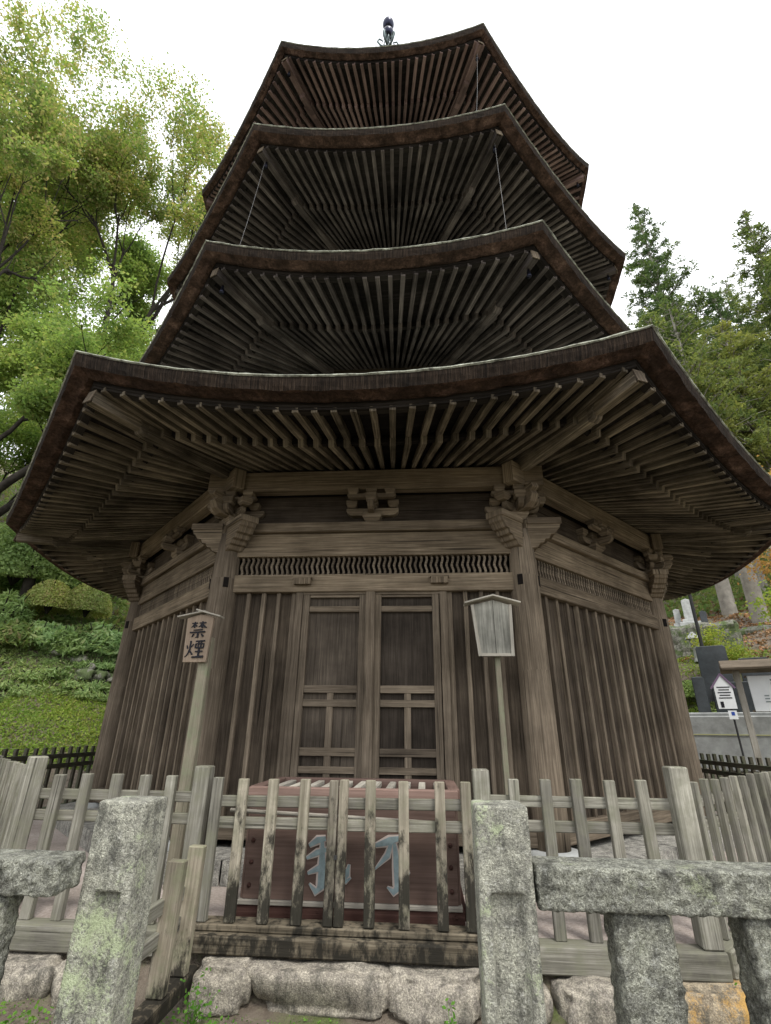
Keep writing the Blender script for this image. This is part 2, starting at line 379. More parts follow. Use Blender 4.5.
mb = MB(); mb.box(LP(0, AC + .01, 1.2), (.085, .07, 1.80), 2); mb.build('meeting_stile', W['col'], pag, bevel=.004)
mb = MB(); mb.box(LP(0, AC - .0, 2.068), (1.24, .055, .03)); mb.build('door_head', W['batten'], pag)

# bracket sets
def masu(mb, c, w, h, ax=(1, 0, 0), ay=(0, -1, 0)):
    """bearing block: square top, chamfered foot"""
    c = Vector(c); ax = Vector(ax); ay = Vector(ay); vs = []
    for z_, k in ((0, .62), (.4, .98), (.42, 1.), (1, 1.)):
        for sx, sy in ((-1, -1), (1, -1), (1, 1), (-1, 1)):
            vs.append(c + ax * (sx * w * k / 2) + ay * (sy * w * k / 2) + Vector((0, 0, z_ * h)))
    fs = []
    for i in range(3):
        for j in range(4): fs.append((i * 4 + j, i * 4 + (j + 1) % 4, i * 4 + 4 + (j + 1) % 4, i * 4 + 4 + j))
    fs += [(3, 2, 1, 0), (12, 13, 14, 15)]
    a = random.uniform(0, 9); mb.add(vs, fs, [[(a + vs[j][2], a + vs[j][0] * .5 + vs[j][1] * .5) for j in f] for f in fs])
def arm(mb, c, d, L, w, h, up=Vector((0, 0, 1))):
    """bracket arm with both lower ends rounded"""
    d = Vector(d).normalized(); s_ = d.cross(up)
    prof = [(-L / 2, h), (-L / 2, h * .55), (-L / 2 + h * .25, h * .22), (-L / 2 + h * .7, 0), (L / 2 - h * .7, 0), (L / 2 - h * .25, h * .22), (L / 2, h * .55), (L / 2, h)]
    mb.prism(prof, c, d, up, s_, w)
def bracket(o, axes, name):
    """o: point on the wall line at the top plate; axes: list of (lateral, outward)"""
    mbB = MB(); mbA = MB(); o = Vector(o); z = Vector((0, 0, 1))
    lat0, out0 = axes[0]
    masu(mbB, o, .175, .11, lat0, out0 )
    for ai, (lat, out) in enumerate(axes):
        lat = Vector(lat); out = Vector(out); corner_ = len(axes) > 1
        es = (-1, 0, 1) if not corner_ else ((-1, 0) if ai == 0 else (0, 1)); sh = 0 if not corner_ else (-.1 if ai == 0 else .1)
        arm(mbA, o + z * .08 + lat * sh * .5, lat, .50, .055 if corner_ else .07, .075)
        arm(mbA, o + z * .08 + out * .07, out, .34, .055, .075)
        for e in es: masu(mbB, o + z * .163 + lat * (.20 * e), .105, .07, lat, out)
        masu(mbB, o + z * .163 + out * .17, .105, .07, lat, out)
        if corner_: masu(mbB, o + z * .163 + lat * (-.21 if ai else .21), .11, .07, lat, out)
        arm(mbA, o + z * .215 + out * .125 + lat * sh, lat, .46 if not corner_ else .30, .06, .042)
        for e in es: masu(mbB, o + z * .25 + out * .125 + lat * (.175 * e), .10, .062, lat, out)
    r = mbA.build(name, W['beam'], pag, bevel=.004); mbB.build('bearing_block', W['beam'], r, bevel=.004)
    return r
ZT = 2.737
ring8(bracket(LP(0, AC + .01, ZT), [((1, 0, 0), (0, -1, 0))], 'bracket_arm'))
o = Vector(LP(AC * T8, AC, ZT)); th = rad(45)
cb = bracket(o, [((1, 0, 0), (0, -1, 0)), ((cos(th), sin(th), 0), (sin(th), -cos(th), 0))], 'corner_bracket_arm')
d = Vector((sin(rad(22.5)), -cos(rad(22.5)), 0))
mb = MB(); z = Vector((0, 0, 1))
# carved nose running out along the hip
prof = [(0, 0), (.20, 0), (.27, .03), (.31, .09), (.28, .13), (.33, .15), (.31, .2), (0, .2)]
mb.prism(prof, o + z * .07, d, z, d.cross(z), .075)
mb.build('carved_nose', W['beam'], cb, bevel=.004); ring8(cb)
# ribbed nosings of the tie beams beyond the columns
nos = [(0, -.21), (.08, -.19), (.10, -.155), (.135, -.15), (.15, -.115), (.19, -.11), (.205, -.07), (.245, -.065), (.27, -.02), (.29, -.01), (.30, .04), (.30, .085), (.0, .085)]
for par_d in (Vector((1, 0, 0)), Vector((-cos(th), -sin(th), 0))):
    mb = MB(); mb.prism(nos, Vector((cx0, cy0, 2.655 - PZ)) + par_d * .06, par_d, z, par_d.cross(z), .155)
    p0 = Vector((cx0, cy0, 2.655 - PZ)) + par_d * .06
    mb.beam(p0 + Vector((0, 0, .06)), p0 + par_d * .31 + Vector((0, 0, .06)), .185, .062)
    nz = mb.build('beam_nosing', W['beam'], pag, bevel=.005); ring8(nz)

# roofs -------------------------------------------------------------
TI = [  # aE, z mid, corner lift, kayaoi a, kayaoi bottom z, kink a, kink z, inner a, inner z, body apothem, top-of-roof z
    dict(aE=4.972, zt=3.166, lift=.318, aK=4.80, zK=2.968, ak=4.20, zk=3.105, ai=3.33, zi=3.34, ab=1.95, zr=4.9, par=False, nr=27),
    dict(aE=4.198, zt=5.362, lift=.285, aK=4.03, zK=5.158, ak=3.16, zk=5.34, ai=1.93, zi=5.80, ab=1.95, zr=7.0, par=False, nr=24),
    dict(aE=3.924, zt=7.925, lift=.29, aK=3.75, zK=7.735, ak=2.87, zk=7.91, ai=1.95, zi=8.24, ab=1.95, zr=9.4, par=False, nr=24),
    dict(aE=3.733, zt=10.285, lift=.42, aK=3.62, zK=10.09, ak=2.98, zk=10.20, ai=1.95, zi=10.56, ab=1.95, zr=15.4, par=False, nr=24)]
all_rafters = []
def fp(k, s_, a, z_):
    th = rad(-90 + 45 * k); return (cos(th) * a - sin(th) * s_, sin(th) * a + cos(th) * s_, z_ - PZ)
for ti, T in enumerate(TI):
    rmat = W['rafter'] if ti == 0 else (W['hazed_topraft'] if ti == 3 else W['upraft'])
    aE = T['aE']; mid = Vector
    def lift(a, t, T=T):
        w = max(0., min(1., (a - T['ai']) / (T['aE'] - T['ai']))) ** 1.25
        return T['lift'] * abs(t) ** 2.05 * w
    # roof covering: top surface
    mb = MB(); NS = 24
    def topz(a, T=T):
        e = (T['aE'] - a) / (T['aE'] - T['ab']) if ti < 3 else (T['aE'] - a) / (T['aE'] - .25)
        e = min(1, max(0, e)); return T['zt'] + (T['zr'] - T['zt']) * (.55 * e + .45 * e ** 2.2)
    aend = T['ab'] - .1 if ti < 3 else .25
    for k in range(8):
        rows = []
        for i in range(13):
            a = aE + (aend - aE) * i / 12
            row = []
            for j in range(NS + 1):
                t = -1 + 2 * j / NS; row.append(fp(k, t * a * T8, a, topz(a) + lift(a, t) ))
            rows.append(row)
        mb.grid(rows, .3, .15)
    roof = mb.build('roof', W['rim'], pag, smooth=False)
    # bark edge: sloping fringe, rough lower lip
    def strip(name, prof, mat, seg=90, jit=0., parent=roof, ks=range(8)):
        mb = MB()
        for k in ks:
            rows = []
            for (a, dz, jj) in prof:
                row = []
                for j in range(seg + 1):
                    t = -1 + 2 * j / seg; aa = a; zz = T['zt'] + dz
                    if jj and 0 < j < seg:
                        q = noise.noise(Vector((t * 14 + k * 31, a * 9 + dz * 40, ti * 7))) + .6 * noise.noise(Vector((t * 55 + k * 31, a * 19 + dz * 40, ti * 7)))
                        aa += q * jj; zz += q * jj * .6
                    row.append(fp(k, t * aa * T8, aa, zz + lift(min(a, aE), t) * (1 + .12 * (1 if dz < -.05 else 0) * 0)))
                rows.append(row)
            mb.grid(rows, .05, .045)
        return mb.build(name, mat, parent)
    strip('lichen_rim', [(aE - .05, .008, 0), (aE + .010, .006, .005), (aE + .012, -.002, .005), (aE + .002, -.009, .004)], W['rim'])
    e1 = .115
    strip('bark_edge', [(aE + .001, -.007, .002), (aE + .0, -.05, .006), (aE - .006, -.085, .007), (aE - .012, -e1, .008)], W['edge'])
    kb = T['zK'] - T['zt']; ka = T['aK']
    strip('bark_underside', [(aE - .012, -e1, .008), (aE - .035, -e1 + .0, .016), ((aE + ka) / 2 + .02, -e1 + .004, .020), ((aE + ka) / 2 - .03, -e1 - .006, .02), (ka + .006, -e1 + .012, .01)], W['under'], 200)
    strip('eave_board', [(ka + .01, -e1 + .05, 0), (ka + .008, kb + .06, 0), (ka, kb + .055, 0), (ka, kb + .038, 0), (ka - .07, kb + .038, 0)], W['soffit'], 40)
    # soffit boards above the rafters
    rh = .068 if ti == 0 else .075
    mb = MB()
    for k in range(8):
        rows = []
        for a, zz in ((ka - .01, T['zK'] + rh), (T['ak'], T['zk'] + rh - .005), (T['ak'] - .02, T['zk'] + rh - .03), (T['ai'] - .12, T['zi'] + rh + .02)):
            rows.append([fp(k, t * a * T8, a, zz + lift(a, t)) for t in [-1 + 2 * j / 24 for j in range(25)]])
        mb.grid(rows, .15, .02)
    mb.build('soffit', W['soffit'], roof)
    # kink fascia the flying rafters sit on
    mb = MB()
    ak, zk = T['ak'], T['zk']
    for k in range(8):
        rows = []
        for a, zz in ((ak + .015, zk + .03), (ak + .015, zk - .018), (ak - .03, zk - .018), (ak - .03, zk + .03)):
            rows.append([fp(k, t * a * T8, a, zz + lift(a, t)) for t in [-1 + 2 * j / 24 for j in range(25)]])
        mb.grid(rows, .04, .04)
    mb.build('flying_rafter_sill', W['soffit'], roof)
    # rafters
    faces = [0, 1, 7, 2, 6, 3, 5, 4]
    def rafter_mesh(i, nr):
        mb = MB(); w = .048 if ti == 0 else .046
        if T['par']:
            s_ = (i + .5 - nr / 2) * (2 * 4.80 * T8 / nr)
            def pt(a, zz): return Vector(LP(s_, a, zz + lift(a, min(1, abs(s_) / (a * T8)))))
            amin = abs(s_) / T8 + .05
            a1 = max(ak - .12, amin); a2 = max(T['ai'] - .1, amin)
            mb_ok = a1 < ka - .05
            if mb_ok: 
                zz1 = zk + (T['zK'] + .02 - zk) * (a1 - ak) / (ka - ak)
                mb.beam(pt(ka + .0, T['zK'] + .02) + Vector((0, 0, rh / 2)), pt(a1, zz1) + Vector((0, 0, rh / 2)), w, rh)
            if a2 < ak - .02:
                zz2 = zk - .07 + (T['zi'] - .02 - zk + .07) * (ak - a2) / (ak - T['ai'])
                mb.beam(pt(ak + .085, zk - .088) + Vector((0, 0, rh / 2)), pt(a2, zz2 - .01) + Vector((0, 0, rh / 2)), w + .006, rh)
        else:
            ph = (i + .5 - nr / 2) * rad(45) / nr; tt = tan(ph) / T8
            def pt(a, zz): return Vector(LP(a * tan(ph), a, zz + lift(a, abs(tt))))
            mb.beam(pt(ka, T['zK'] + .02) + Vector((0, 0, rh / 2)), pt(ak - .1, zk + .01) + Vector((0, 0, rh / 2)), w, rh, w1=w * .9)
            mb.beam(pt(ak + .08, zk - .085) + Vector((0, 0, rh / 2)), pt(T['ai'] - .05, T['zi'] - .02) + Vector((0, 0, rh / 2)), w, rh, w1=w * .75)
        return mb
    nr = T['nr']
    indiv = {0: (0, 1, 7), 1: (), 2: (), 3: ()}[ti]
    if indiv:
        for i in range(nr):
            mb = rafter_mesh(i, nr)
            if not mb.v: continue
            r0 = mb.build('rafter', rmat, roof, bevel=.003)
            for k in indiv[1:]:
                c = r0.copy(); COL.objects.link(c); c.parent = roof; c.rotation_euler = (0, 0, rad(45 * k))
    big = MB()
    for k in faces:
        if k in indiv: continue
        Rm = Matrix.Rotation(rad(45 * k), 3, 'Z')
        for i in range(nr):
            mb = rafter_mesh(i, nr)
            if not mb.v: continue
            oo = len(big.v); big.v += [tuple(Rm @ Vector(p)) for p in mb.v]; big.f += [[oo + j for j in f] for f in mb.f]; big.uv += mb.uv
    all_rafters.append((big, rmat))
    # hip rafters at the corners
    c8 = cos(rad(22.5)); dh = Vector((sin(rad(22.5)), -c8, 0))
    def hp(a, zz, dz=0): return dh * (a / c8) + Vector((0, 0, zz + lift(a, 1.) - PZ + dz))
    mb = MB(); hw = .078; hh = .11
    mb.beam(hp(ka + .0, T['zK'] - .05), hp(ak - .15, zk - .0), hw, hh)
    hip = mb.build('hip_rafter', rmat, roof, bevel=.006)
    mb = MB(); mb.beam(hp(ka + .002, T['zK'] - .05), hp(ka + .01, T['zK'] - .05), hw + .006, hh + .006); mb.build('end_cap', W['batten'], hip)
    mb = MB(); mb.beam(hp(ak + .16, zk - .10), hp(T['ai'] - .05, T['zi'] - .08), hw + .012, hh)
    mb.prism([(0, -.06), (.05, -.05), (.08, -.01), (.06, .02), (.09, .05), (0, .07)], hp(ak + .15, zk - .10), dh, Vector((0, 0, 1)), dh.cross(z), hw + .014)
    mb.build('carved_tip', rmat, hip, bevel=.005)
    if ti > 0:
        mb = MB(); pb = hp(ka - .12, T['zK'] - .1); mb.tube([pb + Vector((0, 0, q)) for q in (.03, .0, -.03, -.07, -.09)], [.005, .015, .02, .023, .028], 10)
        mb.build('wind_bell', M['ball'], hip, smooth=True)
    for k in range(1, 8):
        c = copy_tree(hip, roof); c.rotation_euler = (0, 0, rad(45 * k))
    # body above this roof
    if ti < 3:
        T2 = TI[ti + 1]; mb = MB(); ab = T['ab']
        for k in range(8):
            s_ = ab * T8
            mb.grid([[fp(k, -s_, ab, T['zr'] - .4), fp(k, s_, ab, T['zr'] - .4)], [fp(k, -s_, ab, T2['zi'] + .4), fp(k, s_, ab, T2['zi'] + .4)]], 1, 1)
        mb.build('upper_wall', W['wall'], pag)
# ceiling over the brackets of the lowest roof
mb = MB()
for k in range(8):
    mb.grid([[fp(k, -AC * T8, AC - .05, 3.0), fp(k, AC * T8, AC - .05, 3.0)], [fp(k, -AC * T8, AC - .05, 3.5), fp(k, AC * T8, AC - .05, 3.5)]], .5, 2)
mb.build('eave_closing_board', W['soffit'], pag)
big = MB()
for b_, m_ in all_rafters[:1]:
    ro = b_.build('rafters', m_, pag, bevel=.003); tag(ro, kind='stuff')
for i, (b_, m_) in enumerate(all_rafters[1:]):
    ro = b_.build('rafters', m_, pag); tag(ro, kind='stuff')
# decayed boards hanging from the second roof's soffit
for k, s_, a_, L_ in ((0, -1.02, 2.75, .75), (0, -.9, 3.15, .55)):
    pass
# finial
fin = empty('finial'); fin.parent = pag; fin.location = (-.22, 0, 0)
def lathe(name, prof, mat, parent, n=24):
    mb = MB(); mb.tube([(0, 0, z_ - PZ) for r, z_ in prof], [r for r, z_ in prof], n); return mb.build(name, mat, parent, smooth=True)
lathe('spire_base', [(.45, 15.2), (.45, 15.7), (.3, 15.72), (.36, 16.0), (.1, 16.2)], M['bronze'], fin)
lathe('spire_shaft', [(.05, 16.1), (.045, 19.9)], M['bronze'], fin, 10)
for i in range(8):
    r = .34 - .012 * i; zc_ = 16.4 + .3 * i
    lathe('spire_ring', [(r - .03, zc_), (r, zc_ + .02), (r, zc_ + .06), (r - .03, zc_ + .08), (.05, zc_ + .05)], M['bronze'], fin)
mb = MB()
for i in range(6):
    a = i * pi / 3 + .2
    pts = [(cos(a) * r, sin(a) * r, z_ - PZ) for r, z_ in ((.05, 19.05), (.2, 19.1), (.31, 19.3), (.26, 19.45), (.16, 19.4), (.18, 19.28))]
    mb.tube(pts, [.03, .034, .03, .026, .02, .014], 6)
    pts = [(cos(a + .5) * r, sin(a + .5) * r, z_ - PZ) for r, z_ in ((.04, 19.2), (.14, 19.35), (.1, 19.55), (.02, 19.62))]
    mb.tube(pts, [.016, .02, .016, .01], 6)
mb.build('flame_crown', M['bronze'], fin, smooth=True)
def ball(name, zc_, r, stretch=1.):
    pr = [(r * sin(pi * i / 14) + .004, zc_ - r * cos(pi * i / 14) * stretch) for i in range(15)]
    return lathe(name, pr, M['ball'], fin)
ball('dragon_ball', 19.85, .165, 1.15); lathe('ball_neck', [(.05, 19.95), (.07, 20.05), (.05, 20.12)], M['bronze'], fin); ball('sacred_jewel', 20.36, .17, 1.3)
# conductor wires strung from roof to roof
c8 = cos(rad(22.5))
for kk, sgn in ((0, -1), (0, 1)):
    for ti in ((3, 2) if sgn > 0 else (2,)):
        A, B = TI[ti], TI[ti - 1]; dh = Vector((sgn * sin(rad(22.5)), -c8, 0))
        p0 = dh * ((A['aK'] - .1) / c8) + Vector((0, 0, A['zK'] + A['lift'] * .9 - PZ - .02)); p1 = dh * ((B['aE'] - .02) / c8) + Vector((0, 0, B['zt'] + B['lift'] - PZ + .01))
        p1 = p1 + Vector((-sgn * .35, -.0, -.12)) * (1 if ti > 1 else .3)
        mb = MB(); mb.tube([p0.lerp(p1, i / 8) + Vector((0, .0, -.12 * sin(pi * i / 8))) for i in range(9)], [.0012] * 9, 5)
        mb.build('conductor_wire', M['wire'], pag)

# ------------------------------------------------------------------ ground
def smooth(e0, e1, x):
    t = min(1, max(0, (x - e0) / (e1 - e0))); return t * t * (3 - 2 * t)
def interp(x, pts):
    if x <= pts[0][0]: return pts[0][1]
    for (a, b), (c, d) in zip(pts, pts[1:]):
        if x <= c: return b + (d - b) * (x - a) / (c - a)
    (a, b), (c, d) = pts[-2:]; return d + (d - b) / (c - a) * (x - c)
LH = [(0, -.29), (3, -.29), (9.5, -.1), (11, .25), (12, .85), (13.4, 1.45), (14.2, 2.75), (17, 4.3), (22, 7.0), (30, 12.), (45, 20), (90, 34)]
RH = [(0, -.29), (3, -.29), (9.5, -.05), (12.5, .25), (13.6, .5), (13.8, .5), (15, 1.6), (16.2, 2.6), (18.0, 3.4), (22, 5.0), (30, 7.8), (45, 14), (90, 28)]
def H(x, y, rough=True):
    dx, dy = x - CX, y - CY; rho = hypot(dx, dy); az = atan2(dx, dy)
    w = smooth(-.25, .25, az) if abs(az) < 2.2 else (1. if az > 0 else 0.)
    back = smooth(1.3, 1.9, abs(az))
    h = interp(rho, LH) * (1 - w) + interp(rho, RH) * w
    h = h * (1 - back) + (-.29) * back
    if rough:
        amp = smooth(9, 14, rho)
        h += amp * (.22 * noise.noise(Vector((x * .5, y * .5, 3))) + .09 * noise.noise(Vector((x * 1.9, y * 1.9, 9))))
    inside = 1 - smooth(4.45, 4.62, max(abs(x * cos(a_) + y * sin(a_)) for a_ in (0, pi / 4, pi / 2, 3 * pi / 4)))
    flat = -.045
    if inside > 0: h = h * (1 - inside) + flat * inside
    if rho < 4 and rough and inside < 1: h += .014 * noise.noise(Vector((x * 5, y * 5, 1)))
    return h
mb = MB()
def axis(lo, hi):
    v = [lo]
    while v[-1] < hi:
        q = abs(v[-1]); v.append(v[-1] + (.14 if q < 7 else .3 if q < 16 else .9 if q < 32 else 6))
    return v
xs = axis(-110, 110); ys = axis(-110, 115)
mb.grid([[(x, y, H(x, y)) for y in ys] for x in xs])
def groundmat():
    m, nt, b = newmat('earth_moss_gravel'); geo = node(nt, 'ShaderNodeNewGeometry'); P = geo.outputs['Position']
    n1 = tex(nt, P, 1.1, 5, .6); n2 = tex(nt, P, 9, 6, .7); n3 = tex(nt, P, 70, 4, .7)
    earth = ramp(nt, [(.3, (.09, .072, .055)), (.7, (.23, .195, .155))], n2)
    moss = ramp(nt, [(.3, (.06, .085, .025)), (.7, (.12, .16, .045))], n3)
    c = mix(nt, earth, moss, ramp(nt, [(.50, (0,) * 3), (.6, (.8,) * 3)], math_(nt, 'ADD', math_(nt, 'MULTIPLY', n1, .6), math_(nt, 'MULTIPLY', n2, .4))))
    nt.links.new(c, b.inputs['Base Color']); bump(nt, b, math_(nt, 'ADD', n2, n3), .7, .03); b.inputs['Roughness'].default_value = .95; return m
tag(mb.build('ground', groundmat(), smooth=True), kind='structure')
# swept gravel court inside the fence
def octa(mb, ap, z_, x0=0):
    R = ap / cos(rad(22.5)); c = [(R * cos(rad(22.5 + 45 * i)), R * sin(rad(22.5 + 45 * i)), z_) for i in range(8)]
    mb.add(c, [tuple(range(8))], [[(p[0], p[1]) for p in c]])
mb = MB(); octa(mb, 4.46, -.028)
def courtmat():
    m, nt, b = newmat('pale_swept_gravel'); geo = node(nt, 'ShaderNodeNewGeometry'); P = geo.outputs['Position']
    n1 = tex(nt, P, 1.6, 4, .6); n3 = tex(nt, P, 60, 5, .75)
    c = ramp(nt, [(.3, (.27, .235, .21)), (.55, (.40, .355, .325)), (.75, (.50, .46, .43))], n3)
    c = mix(nt, c, ramp(nt, [(.35, (.75, .73, .70)), (.65, (1.08, 1.06, 1.05))], n1), 1, 'MULTIPLY')
    nt.links.new(c, b.inputs['Base Color']); bump(nt, b, n3, .6, .008); b.inputs['Roughness'].default_value = .95; return m
tag(mb.build('court_ground', courtmat()), kind='structure')
mb = MB()
for ap, z0, z1 in ((3.74, -.027, PZ - .002),):
    for k in range(8):
        s_ = ap * T8
        n_ = 5
        for i in range(n_):
            a0 = -s_ + 2 * s_ * i / n_ + .006; a1 = -s_ + 2 * s_ * (i + 1) / n_ - .006
            p = [fp(k, a0, ap, z0 + PZ), fp(k, a1, ap, z0 + PZ), fp(k, a1, ap, z1 + PZ), fp(k, a0, ap, z1 + PZ)]
            q = [fp(k, a0 * .82, ap - .55, z1 + PZ), fp(k, a1 * .82, ap - .55, z1 + PZ)]
            vs = p + q; mb.add(vs, [(0, 1, 2, 3), (3, 2, 5, 4)], [[(0, 0), (.4, 0), (.4, .1), (0, .1)], [(0, 0), (.4, 0), (.4, .5), (0, .5)]])
    octa(mb, ap - .02, z1 - .012)
mb.build('stone_platform', granite('platform_stone', (.26, .25, .235), (.18, .17, .155), (.2, .2, .15), .66, .3, (.36, .35, .33), .2), bevel=0)
tag(bpy.data.objects['stone_platform'], kind='structure')

# ------------------------------------------------------------------ picket fence round the pagoda
FA = 4.5
fence = tag(empty('picket_fence', (0, 0, 0)), 'weathered grey picket fence with two rails ringing the pagoda', 'fence')
FR = FA / cos(rad(22.5))
def corner(k): th = rad(-112.5 + 45 * k); return Vector((FR * cos(th), FR * sin(th), 0))
def picket(s_, k, name='picket', ztop=.685, zbot=-.02, w=.058, d=.040, a=FA - .02, mat=None, parent=fence, lean=0.):
    mb = MB(); th = rad(-90 + 45 * k); n_ = Vector((cos(th), sin(th), 0)); t_ = Vector((-sin(th), cos(th), 0))
    p = n_ * a + t_ * s_
    zt = ztop + random.uniform(-.006, .006); j = random.uniform(-.006, .006) + lean
    mb.beam(p + Vector((0, 0, zbot)), p + t_ * j + Vector((0, 0, zt)), w + random.uniform(-.004, .003), d, up=n_)
    return mb.build(name, mat or W['fence'], parent, bevel=.004)
def post(s_, k, name='post', ztop=.765, w=.098, zbot=-.018, mat=None, parent=fence, a=FA):
    th = rad(-90 + 45 * k); n_ = Vector((cos(th), sin(th), 0)); t_ = Vector((-sin(th), cos(th), 0)); mb = MB()
    p = n_ * a + t_ * s_
    mb.beam(p + Vector((0, 0, zbot)), p + Vector((0, 0, ztop)), w, w, up=n_); return mb.build(name, mat or W['fence'], parent, bevel=.007)
def rails(s0, s1, k, zs=(.465, .58), h=.055, mat=None, parent=fence, name='rail', a=FA - .052):
    th = rad(-90 + 45 * k); n_ = Vector((cos(th), sin(th), 0)); t_ = Vector((-sin(th), cos(th), 0))
    for z_ in zs:
        mb = MB(); mb.beam(n_ * a + t_ * s0 + Vector((0, 0, z_)), n_ * a + t_ * s1 + Vector((0, 0, z_ + random.uniform(-.004, .004))), .03, h)
        mb.build(name, mat or W['fence'], parent, bevel=.004)
def sill(s0, s1, k, z0=-.135, z1=-.02, mat=None, parent=fence, w=.14, a=FA):
    th = rad(-90 + 45 * k); n_ = Vector((cos(th), sin(th), 0)); t_ = Vector((-sin(th), cos(th), 0)); mb = MB()
    mb.beam(n_ * a + t_ * s0 + Vector((0, 0, (z0 + z1) / 2)), n_ * a + t_ * s1 + Vector((0, 0, (z0 + z1) / 2)), w, z1 - z0)
    return mb.build('sill', mat or W['fence'], parent, bevel=.008)
HSF = FA * T8
# front right run
for s_ in (.947, 1.121, 1.295, 1.473, 1.645): picket(s_, 0, ztop=.695)
rails(.81, HSF - .03, 0, zs=(.465, .583)); sill(.83, HSF + .02, 0, w=.11)
# front left run
for s_ in (-1.716, -1.54, -1.356, -1.18, -1.02): picket(s_, 0, ztop=.68)
rails(-HSF + .03, -.87, 0, zs=(.462, .57)); sill(-HSF - .02, -.85, 0, w=.11)
post(.767, 0, ztop=.742, w=.09); post(-.828, 0, ztop=.735, w=.09)
for k in range(8): post(HSF - .035, k, ztop=.77)
npk = 10
mixed = MB()
for k in (1, 7, 2, 6):
    for i in range(21):
        s_ = -HSF + (i + 1) * 2 * HSF / 22
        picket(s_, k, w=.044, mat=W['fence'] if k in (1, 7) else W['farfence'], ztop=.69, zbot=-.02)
for k in (3, 4, 5):
    for i in range(20):
        s_ = -HSF + (i + 1) * 2 * HSF / 21; th = rad(-90 + 45 * k); n_ = Vector((cos(th), sin(th), 0)); t_ = Vector((-sin(th), cos(th), 0))
        p = n_ * (FA - .02) + t_ * s_; mixed.beam(p + Vector((0, 0, -.02)), p + Vector((0, 0, .69)), .052, .034, up=n_)
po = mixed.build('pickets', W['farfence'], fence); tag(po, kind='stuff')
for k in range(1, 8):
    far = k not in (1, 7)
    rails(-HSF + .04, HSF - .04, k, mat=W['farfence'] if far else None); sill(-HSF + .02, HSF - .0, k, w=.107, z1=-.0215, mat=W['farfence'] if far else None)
# gate leaves with their sill
gs = empty('gate_sill', (0, -FA, 0)); tag(gs, 'blackened two step timber sill under the pagoda gate', 'sill')
mb = MB(); mb.beam((-.80, 0, -.062), (.735, 0, -.066), .19, .078); mb.build('lower_beam', W['sill'], gs, bevel=.008)
mb = MB(); mb.beam((-.78, .02, -.006), (.715, .02, -.008), .13, .032); mb.build('upper_beam', W['sill'], gs, bevel=.006)
for nm, ss, lab in (('left', (-.725, -.576, -.40, -.225, -.058), 'mouldy picket gate leaf hung from the gate post beside the low wing fence'), ('right', (-.002, .156, .337, .535, .68), 'mouldy picket gate leaf closing against the gate post behind the lichened stone post')):
    g = tag(empty('picket_gate', (ss[0], -FA, .012)), lab, 'gate', 'leaves of the gate in front of the offering box')
    for i, s_ in enumerate(ss):
        mb = MB(); j = random.uniform(-.006, .006)
        mb.beam((s_ - ss[0], -.02, 0), (s_ - ss[0] + j, -.02, .663 + random.uniform(-.004, .004)), .056 if abs(s_) > .07 else .05, .036, up=(0, 1, 0))
        mb.build('picket', W['gate'] if abs(s_) < .7 else W['fence'], g, bevel=.004)
    for z_ in (.44, .545):
        mb = MB(); mb.beam((-.02 if nm == 'left' else .0, .012, z_), (ss[-1] - ss[0] + (.02 if nm == 'right' else 0.), .012, z_ + .004), .028, .056); mb.build('rail', W['fence'], g, bevel=.004)
    if nm == 'left':
        mb = MB(); mb.box((.667 + .03, -.046, .30), (.016, .012, .02), 2); mb.build('latch', M['pole'], g)
# low wing fence running towards the viewer
wf = tag(empty('wing_fence', (-.72, -4.62, -.17)), 'low broken picket fence panel jutting out from the gate post beside the stone post', 'fence')
for y_, h_ in ((-.12, .555), (-.335, .535)):
    mb = MB(); mb.beam((0, y_, .04), (.01, y_ + .0, h_), .05, .08, up=(1, 0, 0)); mb.build('picket', W['wing'], wf, bevel=.005)
for z_ in (.36, .24):
    mb = MB(); mb.beam((-.03, .0, z_), (-.03, -.75, z_), .028, .06); mb.build('rail', W['fence'], wf, bevel=.004)
mb = MB(); mb.beam((0, .02, .0), (0, -.85, .0), .09, .075); mb.build('sill', W['sill'], wf, bevel=.008)

